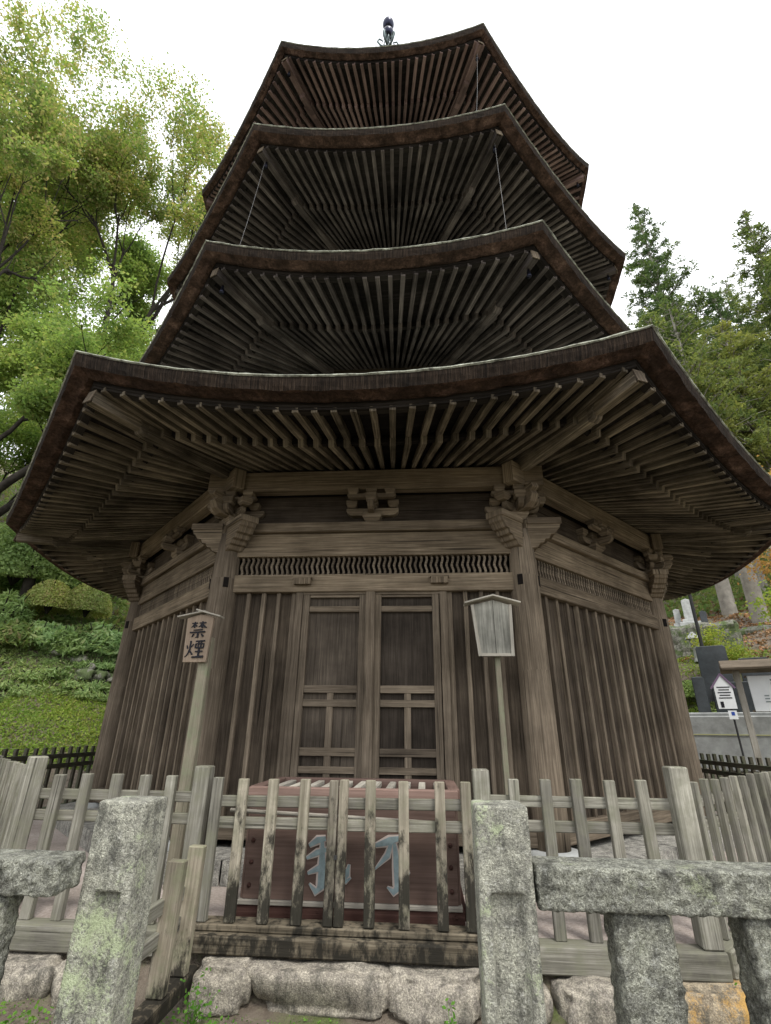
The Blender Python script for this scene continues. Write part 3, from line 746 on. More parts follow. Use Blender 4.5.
# ------------------------------------------------------------------ stone fence posts and rails
def rough_block(x0, x1, y0, y1, z0, z1, step, amp, freq, seed=0, shape=None, soft=.012):
    """box with chiselled surface: dense skin displaced by noise, rounded arrises"""
    mb = MB(); L = (x1 - x0, y1 - y0, z1 - z0); N = [max(2, int(l / step)) for l in L]
    c = Vector(((x0 + x1) / 2, (y0 + y1) / 2, (z0 + z1) / 2)); hs = Vector([l / 2 for l in L])
    idx = {}
    def vert(i, j, k):
        key = (i, j, k)
        if key in idx: return idx[key]
        p = Vector((x0 + L[0] * i / N[0], y0 + L[1] * j / N[1], z0 + L[2] * k / N[2]))
        nrm = Vector([(-1 if (i, j, k)[q] == 0 else 1 if (i, j, k)[q] == N[q] else 0) for q in range(3)])
        ne = sum(abs(x) for x in nrm); 
        if ne > 1: p = p - nrm * soft * (ne - 1) * .5
        nn = nrm.normalized()
        q = p * freq + Vector((seed * 13.7, seed * 3.1, 0))
        dsp = noise.noise(q) * .6 + noise.noise(q * 2.3) * .35 + abs(noise.noise(q * 4.7)) * -.35
        a_ = amp(p, nrm) if callable(amp) else amp
        p = p + nn * dsp * a_
        if shape: p = shape(p, nrm)
        idx[key] = len(mb.v); mb.v.append(tuple(p)); return idx[key]
    def face(a, b, c_, d_):
        mb.f.append([a, b, c_, d_]); mb.uv.append([(0, 0), (1, 0), (1, 1), (0, 1)])
    for i in range(N[0]):
        for j in range(N[1]):
            face(vert(i, j, 0), vert(i, j + 1, 0), vert(i + 1, j + 1, 0), vert(i + 1, j, 0)); face(vert(i, j, N[2]), vert(i + 1, j, N[2]), vert(i + 1, j + 1, N[2]), vert(i, j + 1, N[2]))
    for i in range(N[0]):
        for k in range(N[2]):
            face(vert(i, 0, k), vert(i + 1, 0, k), vert(i + 1, 0, k + 1), vert(i, 0, k + 1)); face(vert(i, N[1], k), vert(i, N[1], k + 1), vert(i + 1, N[1], k + 1), vert(i + 1, N[1], k))
    for j in range(N[1]):
        for k in range(N[2]):
            face(vert(0, j, k), vert(0, j, k + 1), vert(0, j + 1, k + 1), vert(0, j + 1, k)); face(vert(N[0], j, k), vert(N[0], j + 1, k), vert(N[0], j + 1, k + 1), vert(N[0], j, k + 1))
    return mb
def panel_sink(xc, y0, hw, ztop, zbot, depth):
    def shp(p, nrm):
        if nrm.y < -.5 and abs(p.x - xc) < hw and zbot < p.z < ztop: p = p + Vector((0, depth, 0))
        return p
    return shp
sfl = tag(empty('stone_fence', (0, -5.9, -.29)), 'lichened granite post and rough rail standing next to the low wing fence', 'stone fence', 'stone fence sections beside the entrance gap')
sfr = tag(empty('stone_fence', (0, -5.9, -.29)), 'lichened granite post with a chiselled rail on stone stubs before the orange boulder', 'stone fence', 'stone fence sections beside the entrance gap')
oz = .29
# coordinates relative to the empties
rough_block(.609, .770, 0, .155, -.1 + 0, .724 + oz, .0075, .0018, 70, 1, panel_sink(.692, 0, .045, .50 + oz, .02, .024), soft=.005).build('post', M['granite'], sfr, smooth=True)
rough_block(-.612, -.447, .02, .175, -.1, .712 + oz, .0075, .0018, 70, 2, panel_sink(-.522, 0, .038, .47 + oz, .02, .024), soft=.005).build('post', M['granite'], sfl, smooth=True)
railamp = lambda p, n_: .003 if n_.z > .5 else (.009 if n_.z < -.5 else .017)
rough_block(.778, 1.95, .0, .15, .464 + oz, .572 + oz, .0075, railamp, 42, 3, soft=.006).build('rail', M['rail'], sfr, smooth=True)
rough_block(-1.95, -.617, -.11, .03, .482 + oz, .572 + oz, .0075, railamp, 42, 4, soft=.006).build('rail', M['rail'], sfl, smooth=True)
for x_, s_ in ((.985, sfr), (1.345, sfr)):
    rough_block(x_, x_ + .162, .02, .13, -.1, .462 + oz, .0085, .014, 34, x_).build('stub', M['rail'], s_, smooth=True)
for x_ in (-.905, -1.38):
    rough_block(x_, x_ + .15, -.1, -.02, -.1, .48 + oz, .009, .014, 34, x_).build('stub', M['rail'], sfl, smooth=True)

# ------------------------------------------------------------------ foundation stones
def rock(name, c, size, seed, mat, n=22, amp=.085, p=.42):
    mb = MB(); rows = []
    c = Vector(c); rows = []
    for i in range(n + 1):
        th = pi * i / n; row = []
        for j in range(2 * n + 1):
            ph = 2 * pi * (j % (2 * n)) / (2 * n); v = Vector((sin(th) * cos(ph), sin(th) * sin(ph), cos(th)))
            q = Vector([math.copysign(abs(t) ** p, t) for t in v])
            q = q * (.97 if q.length < 1.3 else .93)
            d_ = noise.noise(v * 1.3 + Vector((seed * 7.7, 0, 0))) * 1.5 + noise.noise(v * 3.1 + Vector((seed * 7.7, 5, 0))) * .6 + noise.noise(v * 9 + Vector((seed, 5, 2))) * .16
            q = q * (1 + amp * 2 * d_)
            row.append((q.x * size[0] / 2, q.y * size[1] / 2, q.z * size[2] / 2))
        rows.append(row)
    mb.grid(rows, .05, .05); o = mb.build(name, mat, smooth=True, loc=c); return o
stl = ['rounded boulder at the foot of the wing fence under the gate sill', 'long flat topped boulder beneath the middle of the gate sill', 'blunt boulder beneath the gate sill beside the stone post',
       'short boulder hidden mostly behind the lichened gate side stone post', 'squarish boulder behind the stone stub with a pale patch', 'orange stained corner boulder beneath the fence corner',
       'smooth grey boulder behind the rail side of the wing fence', 'flat grey boulder under the outer fence sill at the picture edge']
spec = [(-.535, .29, .20, 'rock'), (-.07, .66, .18, 'rock'), (.49, .45, .185, 'rock'), (.87, .30, .17, 'rock'), (1.24, .40, .185, 'rock'), (1.75, .62, .23, 'orock'), (-1.20, .38, .19, 'rock'), (-1.62, .44, .18, 'rock')]
for i, ((x_, w_, h_, mt), lb) in enumerate(zip(spec, stl)):
    o = rock('foundation_stone', (x_, -4.54 if i != 5 else -4.50, -.135 - h_ / 2 + (.03 if abs(x_) < .75 else .0)), (w_, .34, h_), i + 3, M[mt]); tag(o, lb, 'stone', 'boulders under the fence')
for i, (x_, y_, w_, lb) in enumerate(((2.08, -4.2, .5, 'tan boulder under the side run of the fence just past the orange corner boulder'), (2.42, -3.85, .45, 'darker boulder further along under the side run of the fence'), (-2.1, -4.2, .5, 'grey boulder under the left side run of the fence past the front corner'))):
    o = rock('foundation_stone', (x_, y_, -.24), (w_, .4, .2), i + 30, M['rock']); tag(o, lb, 'stone', 'boulders under the fence')
peb = MB()
for i in range(420):
    x_ = random.uniform(-2.3, 2.4); y_ = random.uniform(-5.9, -4.68); s_ = random.uniform(.006, .02) * (1.6 if random.random() < .08 else 1); h_ = H(x_, y_)
    peb.tube([(x_, y_, h_ - s_ * .3), (x_, y_, h_ + s_ * .3), (x_, y_, h_ + s_ * .7)], [s_ * .8, s_, s_ * .45], 6)
tag(peb.build('pebbles', M['rock'], smooth=True), 'small pale pebbles scattered on the mossy ground before the boulders', 'pebbles', kind='stuff')

# ------------------------------------------------------------------ offering box
bx = tag(empty('offering_box', (.02, -3.95, -.03)), 'red brown slatted wooden offering box with blue carved writing behind the gate', 'offering box')
hw, y0, y1 = .607, -.35, .33
mb = MB(); 
for (a, b_, c, d_) in (((-hw, y0), (hw, y0), 0, 0), ((hw, y0), (hw, y1), 0, 0), ((hw, y1), (-hw, y1), 0, 0), ((-hw, y1), (-hw, y0), 0, 0)):
    p0 = Vector((*a, .355)); p1 = Vector((*b_, .355)); mb.beam(p0, p1, .03, .53)
mb.build('body', M['redpaint'], bx, bevel=.004)
mb = MB(); T_ = .62
mb.beam((-hw - .02, y0, T_ - .005), (hw + .02, y0, T_ - .005), .075, .06); mb.beam((-hw - .02, y1, T_ - .005), (hw + .02, y1, T_ - .005), .075, .06)
for sx in (-1, 1): mb.beam((sx * (hw - .0), y0 + .038, T_ - .005), (sx * (hw - .0), y1 - .038, T_ - .005), .07, .06)
mb.build('top_frame', M['redtrim'], bx, bevel=.004)
for i in range(11):
    x_ = -hw + .09 + i * (2 * hw - .18) / 10; mb = MB(); mb.beam((x_, y0 + .04, T_ - .005), (x_, y1 - .04, T_ - .005), .045, .035, up=(.0, 0, 1)); mb.build('slat', W['pale'], bx, bevel=.004)
mb = MB(); mb.beam((-hw - .02, y0 + .0, .08), (hw + .02, y0 + .0, .08), .075, .022); mb.build('ledge', W['pale'], bx, bevel=.003)
mb = MB(); mb.beam((-hw - .03, y0 + .02, .02), (hw + .03, y0 + .02, .02), .1, .098); mb.beam((-hw - .03, y1, .02), (hw + .03, y1, .02), .1, .098)
for sx in (-1, 1): mb.beam((sx * hw, y0 + .07, .02), (sx * hw, y1 - .05, .02), .09, .096)
mb.build('plinth', M['plinthred'], bx, bevel=.004)
for sx in (-1, 1):
    for z_ in (.155, .265, .37):
        mb = MB(); mb.tube([(sx * (hw - .035), y0 - .015 - q, z_) for q in (0, .008, .013)], [.013, .011, .004], 10); mb.build('nail_head', M['plinthred'], bx, smooth=True)
for x_, z_ in ((.59, .045), (.59, .0), (.30, .04), (.30, .005)):
    mb = MB(); mb.tube([(x_, y0 - .03 - q, z_) for q in (0, .008, .012)], [.011, .009, .003], 10); mb.build('nail_head', M['plinthred'], bx, smooth=True)
def strokes(mb, lst, o, sc, y, th=.004, w=1.):
    """brush strokes in the x-z plane; each stroke a list of (x, z, width)"""
    for si, st in enumerate(lst):
        n = len(st); vs = []; yo = si * .0005
        for i, (x_, z_, ww) in enumerate(st):
            a = st[max(i - 1, 0)]; b_ = st[min(i + 1, n - 1)]; dx, dz = b_[0] - a[0], b_[1] - a[1]; L = hypot(dx, dz) or 1; nx, nz = -dz / L, dx / L
            hw_ = ww * w / 2
            for sg in (1, -1):
                for yy in (y, y - th - yo): vs.append((o[0] + (x_ + nx * hw_ * sg) * sc, yy, o[1] + (z_ + nz * hw_ * sg) * sc))
        fs = []
        for i in range(n - 1):
            q = 4 * i; fs += [(q + 1, q + 3, q + 7, q + 5), (q, q + 4, q + 6, q + 2), (q, q + 1, q + 5, q + 4), (q + 2, q + 6, q + 7, q + 3)]
        fs += [(0, 2, 3, 1), (4 * n - 4, 4 * n - 3, 4 * n - 1, 4 * n - 2)]
        mb.add(vs, fs)
gl = [[(-.50, .86, .08), (-.30, .98, .15), (-.10, 1.02, .1)], [(-.55, .60, .06), (-.30, .72, .13), (-.02, .80, .08)], [(-.5, .30, .06), (-.2, .42, .14), (.1, .52, .08)], [(-.18, .98, .08), (-.16, .5, .17), (-.15, .05, .2), (-.28, -.06, .13), (-.45, .1, .03)],
      [(.30, .40, .04), (.42, .34, .12), (.50, .44, .04)], [(.50, .50, .05), (.46, .3, .12), (.30, .12, .05)], [(.28, .22, .04), (.44, .16, .09), (.55, .24, .03)]]
gr = [[(-.45, .9, .08), (-.1, 1.0, .18), (.2, 1.08, .08)], [(-.05, .98, .08), (-.15, .7, .13), (-.45, .42, .03)], [(.02, .95, .08), (.08, .5, .17), (.12, .08, .2), (.0, -.02, .13), (-.15, .08, .03)], [(.12, .55, .06), (.30, .42, .12), (.38, .34, .04)]]
for gset, ox in ((gl, -.12), (gr, .25)):
    mb = MB(); strokes(mb, gset, (ox, .15), .235, y0 - .016, .004, 1.45); mb.build('lettering_outline', M['glyphedge'], bx)
    mb = MB(); strokes(mb, gset, (ox, .15), .235, y0 - .019, .005, .95); mb.build('lettering', M['glyph'], bx)
# pale bar lying across in front of the box
mb = MB(); mb.tube([(-.68, -4.40, .50), (0, -4.40, .478), (.70, -4.40, .452)], [.011] * 3, 8)
tag(mb.build('wooden_bar', W['pale'], smooth=True), 'thin pale bar running across the front of the offering box behind the gate rails', 'bar')

# ------------------------------------------------------------------ two sign boards before the walls
def zig_roof(root, w, d_, zc, rise, mat, th=.014):
    for sg in (-1, 1):
        mb = MB(); mb.beam((sg * .0, 0, zc + rise), (sg * w / 2, 0, zc), d_, th, up=(0, 0, 1)); mb.build('board_roof', mat, root, bevel=.002)
s1 = tag(empty('no_smoking_sign', (-1.287, -3.86, -.03), rad(-4)), 'tan wooden no smoking sign with two black brush written characters on a tall pale post', 'sign')
mb = MB(); mb.beam((.06, .03, 0), (.06, .03, 1.62), .075, .05, up=(0, 1, 0)); mb.build('post', W['post'], s1, bevel=.004); s1.scale = (1.12, 1.12, 1.0)
mb = MB(); vs = []; zt, zb = 1.76, 1.425; wt, wb = .098, .083
mb.prism([(zb, -wb), (zt, -wt), (zt + .03, 0), (zt, wt), (zb, wb)], (.01, -.02, 0), (0, 0, 1), (1, 0, 0), (0, 1, 0), .022); mb.build('board', M['nosmoke'], s1, bevel=.002)
r_ = MB(); r_.beam((-.155, -.02, zt + .008), (.045, -.02, zt + .05), .075, .012); r_.beam((-.02, -.022, zt + .062), (.165, -.022, zt + .005), .075, .012); r_.build('board_roof', W['pale'], s1, bevel=.002)
kin = [[(.10, .90, .05), (.42, .92, .05)], [(.27, 1.0, .05), (.27, .62, .06)], [(.25, .86, .05), (.17, .72, .05), (.08, .66, .02)], [(.29, .85, .04), (.40, .72, .06)],
       [(.52, .92, .04), (.90, .94, .06)], [(.70, 1.02, .05), (.70, .62, .06)], [(.68, .88, .05), (.60, .74, .05), (.5, .68, .02)], [(.72, .86, .05), (.84, .70, .08), (.96, .64, .04)],
       [(.25, .50, .04), (.75, .53, .05)], [(.06, .36, .05), (.92, .40, .06)], [(.52, .38, .06), (.52, .06, .07), (.40, .08, .02)], [(.30, .28, .05), (.20, .10, .03)], [(.72, .28, .04), (.84, .12, .07)]]
en = [[(.06, .70, .04), (.12, .52, .06)], [(.40, .76, .05), (.30, .60, .03)], [(.24, .95, .06), (.24, .5, .06), (.16, .22, .05), (.02, .06, .02)], [(.24, .42, .05), (.40, .2, .06)],
      [(.50, .92, .05), (.98, .94, .06)], [(.52, .78, .05), (.52, .56, .05)], [(.52, .78, .04), (.95, .78, .05), (.93, .56, .05)], [(.67, .92, .04), (.66, .60, .04)], [(.80, .92, .04), (.80, .60, .04)], [(.52, .57, .05), (.93, .57, .05)],
      [(.54, .36, .05), (.92, .38, .05)], [(.73, .54, .05), (.73, .1, .06)], [(.40, .06, .05), (1.0, .09, .08)]]
mb = MB(); strokes(mb, kin, (-.058, 1.60), .130, -.0325, .002, 1.45); strokes(mb, en, (-.065, 1.453), .138, -.0325, .002, 1.45); mb.build('lettering', M['ink'], s1)
s2 = tag(empty('roofed_notice_board', (.985, -3.8, -.03), 0), 'grey tapered blank notice board with a small gabled roof on a thin post', 'sign')
mb = MB(); mb.beam((.03, .03, 0), (.03, .03, 1.6), .038, .04, up=(0, 1, 0)); mb.build('post', W['post'], s2, bevel=.004)
zb, zt = 1.48, 1.865
mb = MB(); mb.prism([(zb, -.105), (zt, -.145), (zt + .04, .018), (zb, .018)], (0, -.01, 0), (0, 0, 1), (1, 0, 0), (0, 1, 0), .02); mb.prism([(zb, .0215), (zt + .04, .0215), (zt, .15), (zb, .14)], (0, -.01, 0), (0, 0, 1), (1, 0, 0), (0, 1, 0), .02); mb.build('board', W['sign'], s2, bevel=.001)
mb = MB(); mb.box((.02, -.008, 1.67), (.02, .012, .38), 2); mb.build('seam', M['hole'], s2)
mb = MB()
for a, b_ in (((-.14, zt), (-.102, zb)), ((.148, zt), (.138, zb))): mb.beam((a[0], -.026, a[1]), (b_[0], -.026, b_[1]), .03, .022, up=(1, 0, 0))
mb.beam((-.1, -.026, zb + .01), (.135, -.026, zb + .01), .022, .02); mb.build('frame', W['pale'], s2)
r_ = MB(); r_.beam((-.2, -.01, zt + .01), (.022, -.01, zt + .068), .13, .012); r_.beam((.018, -.01, zt + .068), (.225, -.01, zt + .01), .13, .012); r_.build('board_roof', W['pale'], s2, bevel=.002)

# ------------------------------------------------------------------ foliage
def leaf_mesh(name, P, N_, size, asp, mat, parent=None, loc=None):
    """one quad leaf per point; N_ rough normals (jittered); fast numpy build"""
    n = len(P); r = rng.normal(size=(n, 3)); nn = N_ + r * .9; nn /= np.linalg.norm(nn, axis=1)[:, None] + 1e-9
    t = np.cross(nn, rng.normal(size=(n, 3))); t /= np.linalg.norm(t, axis=1)[:, None] + 1e-9; b = np.cross(nn, t)
    s_ = (size * rng.uniform(.6, 1.3, n))[:, None] if np.isscalar(size) else size[:, None]
    a = t * s_ * .5; c = b * s_ * asp * .5
    V = np.stack([P - a, P + c, P + a, P - c], 1).reshape(-1, 3).astype(np.float32)
    me = bpy.data.meshes.new(name); me.vertices.add(4 * n); me.vertices.foreach_set('co', V.ravel())
    me.loops.add(4 * n); me.loops.foreach_set('vertex_index', np.arange(4 * n, dtype=np.int32))
    me.polygons.add(n); me.polygons.foreach_set('loop_start', np.arange(0, 4 * n, 4, dtype=np.int32)); me.polygons.foreach_set('loop_total', np.full(n, 4, dtype=np.int32))
    me.update(calc_edges=True); me.materials.append(mat)
    o = bpy.data.objects.new(name, me); COL.objects.link(o)
    if parent: o.parent = parent
    if loc: o.location = loc
    return o
def deciduous(h, spread, seed, leafm, leaf=.11, per=34, depth=6, trunk_r=.2, lean=(0, 0), clear=.25, flat=.5, loc=(0, 0, 0), name='broadleaf_tree', cl=.42):
    R = random.Random(seed); root = empty(name, loc); mb = MB(); tips = []
    def grow(p, d, L, r, dep):
        n = 4; pts = [p]; rs = [r]; q = p.copy(); dd = d.copy()
        for i in range(n):
            dd = (dd + Vector((R.gauss(0, .13), R.gauss(0, .13), R.gauss(.02, .08)))).normalized(); q = q + dd * L / n; pts.append(q.copy()); rs.append(r * (1 - .30 * (i + 1) / n))
            if dep <= 2 and (dep < 2 or i > 1): tips.append((q.copy(), dep))
        mb.tube(pts, rs, 8 if dep > 3 else 5, cap=False)
        if dep == 0 or (dep in (2, 3) and R.random() < .16): return
        nc = 3 if dep > 1 else 3
        ph0 = R.uniform(0, 2 * pi)
        for i in range(nc):
            ph = ph0 + 2 * pi * i / nc + R.gauss(0, .4); ang = R.uniform(.3, .8) * (1.05 if dep < 5 else .8)
            o1 = dd.orthogonal().normalized(); o2 = dd.cross(o1); nd = dd * cos(ang) + (o1 * cos(ph) + o2 * sin(ph)) * sin(ang)
            nd.z = nd.z * flat + .18; nd.normalize()
            grow(q - dd * L * R.uniform(0, .25), nd, L * R.uniform(.52, .92), rs[-1] * R.uniform(.62, .82), dep - 1)
    grow(Vector((0, 0, -.4)), Vector((lean[0], lean[1], 1)).normalized(), h * clear, trunk_r, depth)
    top = max(t[0].z for t in tips); k_ = h / top; rr_ = sorted(hypot(t[0].x - lean[0] * t[0].z * .6, t[0].y - lean[1] * t[0].z * .6) for t in tips); kx = spread / rr_[int(len(rr_) * .93)]
    mb.v = [(x * kx, y * kx, z_ * k_) for x, y, z_ in mb.v]; tips = [(Vector((t[0].x * kx, t[0].y * kx, t[0].z * k_)), 0) for t in tips]
    mb.build('trunk', F['bark'], root, smooth=True)
    P = np.array([t[0] for t in tips]); k = np.repeat(P, per, 0); k = k + rng.normal(size=k.shape) * np.array([cl, cl, cl * .45])
    leaf_mesh('crown', k, np.tile([0, 0, .9], (len(k), 1)), leaf, .62, leafm, root)
    return root
def conifer(h, r0, seed, mat, loc, n=15000, name='cedar_tree', leaf=.19, trunk_r=.3, start=.2, drop=.25, pw=.62):
    R = np.random.default_rng(seed); root = empty(name, loc); mb = MB()
    mb.tube([(0, 0, -1), (0, 0, h * .3), (0, 0, h * .7), (0, 0, h)], [trunk_r * 1.15, trunk_r * .85, trunk_r * .4, .03], 12, cap=False)
    nb = int(h * 10); Ps = []; sizes = []
    for i in range(nb):
        f = start + (1 - start) * (i + R.random()) / nb; z_ = h * f; L = r0 * (1 - f) ** pw * R.uniform(.55, 1.15) * (min(1, (f - start) * 6 + .35)) + .12
        a = R.uniform(0, 2 * pi); up = .15 + .45 * f; d = np.array([cos(a), sin(a), up - .15])
        p0 = np.array([0, 0, z_]); p1 = p0 + d * L
        mb.tube([p0, p0 + d * L * .5 + (0, 0, -.06 * L), p1 + (0, 0, -drop * L * .5)], [.045 * L / 3 + .012, .02, .008], 4, cap=False)
        ncl = max(2, int(L * 4.2))
        for j in range(ncl):
            g = (j + 1) / ncl * R.uniform(.85, 1.05); c = p0 + d * L * g + np.array([0, 0, -drop * L * .5 * g * g]) + R.normal(size=3) * .16 * np.array([1, 1, .5]) * (.5 + L / 3)
            rad_ = R.uniform(.13, .33) * (.55 + .45 * min(1, L / 2)); m = int(n / (nb * 6.5) * (rad_ / .28) ** 2 * R.uniform(.7, 1.3)) + 4
            q = R.normal(size=(m, 3)); q /= np.linalg.norm(q, axis=1)[:, None]; q *= rad_ * R.random((m, 1)) ** .45 * np.array([1.1, 1.1, .75])
            Ps.append(c + q)
    mb.build('trunk', F['cbark'], root, smooth=True)
    P = np.concatenate(Ps); leaf_mesh('crown', P, np.tile([0, 0, .6], (len(P), 1)), leaf, .34, mat, root)
    return root
def mound(name, c, rx, ry, rz_, n, leaf, mat, lab, cat='shrub', group=None, lumps=0, asp=.6):
    """leafy shrub: skin and volume of small leaves around twigs"""
    root = empty(name, c); q = rng.normal(size=(n, 3)); q /= np.linalg.norm(q, axis=1)[:, None]; q[:, 2] = np.abs(q[:, 2]) - .15
    rr = rng.random((n, 1)) ** .22
    if lumps:
        L = rng.normal(size=(lumps, 3)); L /= np.linalg.norm(L, axis=1)[:, None]; L[:, 2] = abs(L[:, 2]); dd = (q @ L.T).max(1)[:, None]
        rr = rr * (.66 + .44 * np.clip((dd - .6) / .4, 0, 1))
    P = q * rr * np.array([rx, ry, rz_]); leaf_mesh('foliage', P, q * 1.2, leaf, asp, mat, root)
    mb = MB()
    for i in range(7):
        a = i * .9; mb.tube([(0, 0, -.2), (cos(a) * rx * .35, sin(a) * ry * .35, rz_ * .4), (cos(a) * rx * .6, sin(a) * ry * .6, rz_ * .7)], [.03, .02, .01], 5, cap=False)
    mb.build('stem', F['bark'], root)
    return tag(root, lab, cat, group)
def at(az_px, rho, tilt=0):
    """ground point under an azimuth (degrees from straight ahead of the camera) at distance rho"""
    a = rad(az_px); return CX + sin(a) * rho, CY + cos(a) * rho
def on(az, rho, dz=0): x, y = at(az, rho); return (x, y, H(x, y) + dz)

# azimuths: photo left edge at the horizon is about -40 deg, right edge about +31 deg
gL = 'broadleaved trees on the slope beside the pagoda'
def dtree(lab, h, spread, seed, lm, leaf, per, az, rho, lean=(0, 0), cl=.5, clear=.26, flat=.6, r_=.2, grp=gL, name='broadleaf_tree', depth=6):
    return tag(deciduous(h, spread, seed, F[lm], leaf, per, depth, r_, lean, clear, flat, on(az, rho), name, cl), lab, 'tree', grp)
dtree('tall olive and yellowing broadleaf tree with forked dark branches rising in the upper left', 25, 5.6, 11, 'olive', .12, 15, -52, 15.5, (.04, 0), .19, r_=.3)
dtree('tall yellow green tree whose crown rises closest beside the second roof', 23.5, 4.8, 31, 'olive', .12, 16, -43, 18, (-.02, .03), .20, r_=.27)
dtree('high olive tree with a broad crown rising behind the forked tree', 26, 5.2, 37, 'olive', .13, 17, -49, 20, (0, .02), .24, r_=.26)
dtree('slender bright green maple with fanned branches just behind the lowest roof', 10.5, 3.3, 23, 'green', .095, 18, -41, 15.5, (-.03, .05), .17, flat=.6, r_=.2)
dtree('bright green tree with a dark leaning trunk over the slope at the picture edge', 9.0, 3.6, 47, 'green', .095, 18, -50, 15, (.5, .1), .17, flat=.55, r_=.2)
dtree('deeper green tree standing higher up the slope behind the olive tree', 20, 5.8, 53, 'green', .15, 18, -51, 24, cl=.3)
dtree('bright green tree far up the slope glimpsed behind the yellow green tree', 21, 5.4, 61, 'green', .14, 22, -40, 24, cl=.3)
dtree('mid green tree far up the slope at the left edge behind the leaning trunk', 15, 5.0, 71, 'green', .14, 17, -61, 21, cl=.7)
dtree('small leafy maple low on the slope between the leaning trunk and the clipped azaleas', 6.5, 2.3, 73, 'green', .10, 16, -45, 18.5, cl=.4, flat=.5, r_=.08)
gR = 'cedars on the slope beyond the graves'
def ctree(lab, h, r0, seed, lm, az, rho, n, **kw):
    return tag(conifer(h, r0, seed, F[lm], on(az, rho), n, **kw), lab, 'tree', gR)
ctree('tallest pointed dark cedar, its tip standing clear against the sky', 28.5, 6.2, 5, 'cedar2', 32.4, 30, 90000, start=.12, pw=.92)
ctree('lower blue green cedar with a rounded top right of the tallest cedar', 16.5, 4.2, 6, 'cedar2', 37.4, 27, 50000, start=.2, pw=.85)
ctree('tall dark cedar cut by the right edge of the picture', 19.5, 4.6, 8, 'cedar', 42.5, 25, 50000, start=.2, pw=.85)
ctree('yellow green cedar in front of the tallest cedar, pale trunk above the old wall', 13.5, 3.8, 9, 'cedar3', 33.5, 25, 34000, start=.32, trunk_r=.25)
ctree('lighter green cedar with a thick pale trunk above the notice board', 12.5, 3.9, 10, 'cedar3', 37, 22.5, 34000, start=.35, trunk_r=.27)
ctree('cedar with a straight pale trunk between two yellow green cedars', 14.5, 3.6, 12, 'cedar', 30.6, 22, 22000, start=.42, trunk_r=.24)
ctree('cedar with a leaning pale trunk just above the notice board roof', 14, 3.4, 13, 'cedar', 32.8, 20.5, 20000, start=.45, trunk_r=.24)
ctree('second distant cedar behind the one cut by the right edge', 20, 4.6, 16, 'cedar2', 43.5, 33, 30000, start=.12)
ctree('distant cedar filling the gap beside the pagoda roof behind the tallest one', 19, 4.6, 14, 'cedar2', 29, 37, 24000, start=.12)
ctree('distant dark cedar between the tallest cedar and the rounded one', 21, 4.8, 15, 'cedar', 38.8, 36, 30000, start=.12)
dtree('small orange autumn maple at the right edge below the cedars', 5.0, 1.5, 81, 'orange', .11, 16, 39.2, 19, (0, 0), .4, .35, .5, .07, None, 'maple_tree', 4)
dtree('yellow green young maple overhanging the notice board', 3.6, 1.3, 85, 'yel', .09, 26, 35.6, 14.6, (-.15, 0), .28, .42, .4, .05, None, 'maple_tree', 4)
dtree('small bright sapling in front of the mossy graveyard wall', 1.6, .5, 88, 'yel', .06, 26, 28.6, 15.4, (0, 0), .14, .4, .5, .02, None, 'maple_sapling', 3)

# left slope planting
gS = 'shrubs on the left slope'
mound('clipped_shrub', on(-35.5, 15.1, .62), .60, .6, .85, 12000, .05, F['clip'], 'smooth round clipped azalea nearest the pagoda eave on the left slope', group=gS)
mound('clipped_shrub', on(-38.7, 15.0, .58), .58, .6, .78, 11000, .05, F['clip'], 'flatter round clipped azalea left of the rounder clipped one', group=gS)
mound('loose_shrub', on(-42.0, 16.2, .7), 2.0, 1.5, 1.9, 20000, .09, F['shrub'], 'large grey green layered bush at the left edge above the clipped azaleas', group=gS, lumps=26)
mound('loose_shrub', on(-37.8, 17.2, .4), 1.5, 1.2, 1.35, 14000, .09, F['shrub'], 'soft green bush rising behind the two clipped azaleas', group=gS, lumps=20)
FB = ((-44.2, 14.3, .75, .7, 'ferny bush at the left edge under the layered bush'), (-42.0, 14.9, .9, 1.15, 'tall ferny bush left of the flatter clipped azalea'), (-40.6, 14.2, .6, .6, 'low pale ferny bush before the flatter clipped azalea'),
      (-38.6, 14.35, .7, .62, 'wide ferny bush directly below the flatter clipped azalea'), (-36.9, 14.1, .5, .75, 'narrow upright ferny bush below the gap between the two clipped azaleas'), (-35.6, 14.4, .65, .6, 'ferny bush spilling over the bank below the rounder clipped azalea'),
      (-33.9, 14.2, .6, .85, 'bushy fern right of the rounder clipped azalea'), (-32.5, 14.5, .7, .7, 'ferny bush ending against the leaning corner column of the pagoda'))
for i, (az, rho, rr, hh_, lb) in enumerate(FB):
    mound('fern_shrub', on(az, rho, -.1), rr, rr * .9, hh_, 2400, random.uniform(.14, .22), (F['fern'], F['shrub'], F['deep'])[i % 3], lb, group=gS, lumps=9, asp=.24)
for i in range(30):
    az = -46 + i * .55 + random.uniform(-.3, .3); rr = random.uniform(.22, .42)
    mound('bank_fern', on(az, random.uniform(13.3, 14.2), -.03), rr, rr, rr * .7, 700, .11, F['fern'] if i % 3 else F['orange' if i == 7 else 'shrub'], 'small fern growing on the mossy bank above the short grass', 'fern', 'small ferns on the left bank', lumps=8, asp=.25)
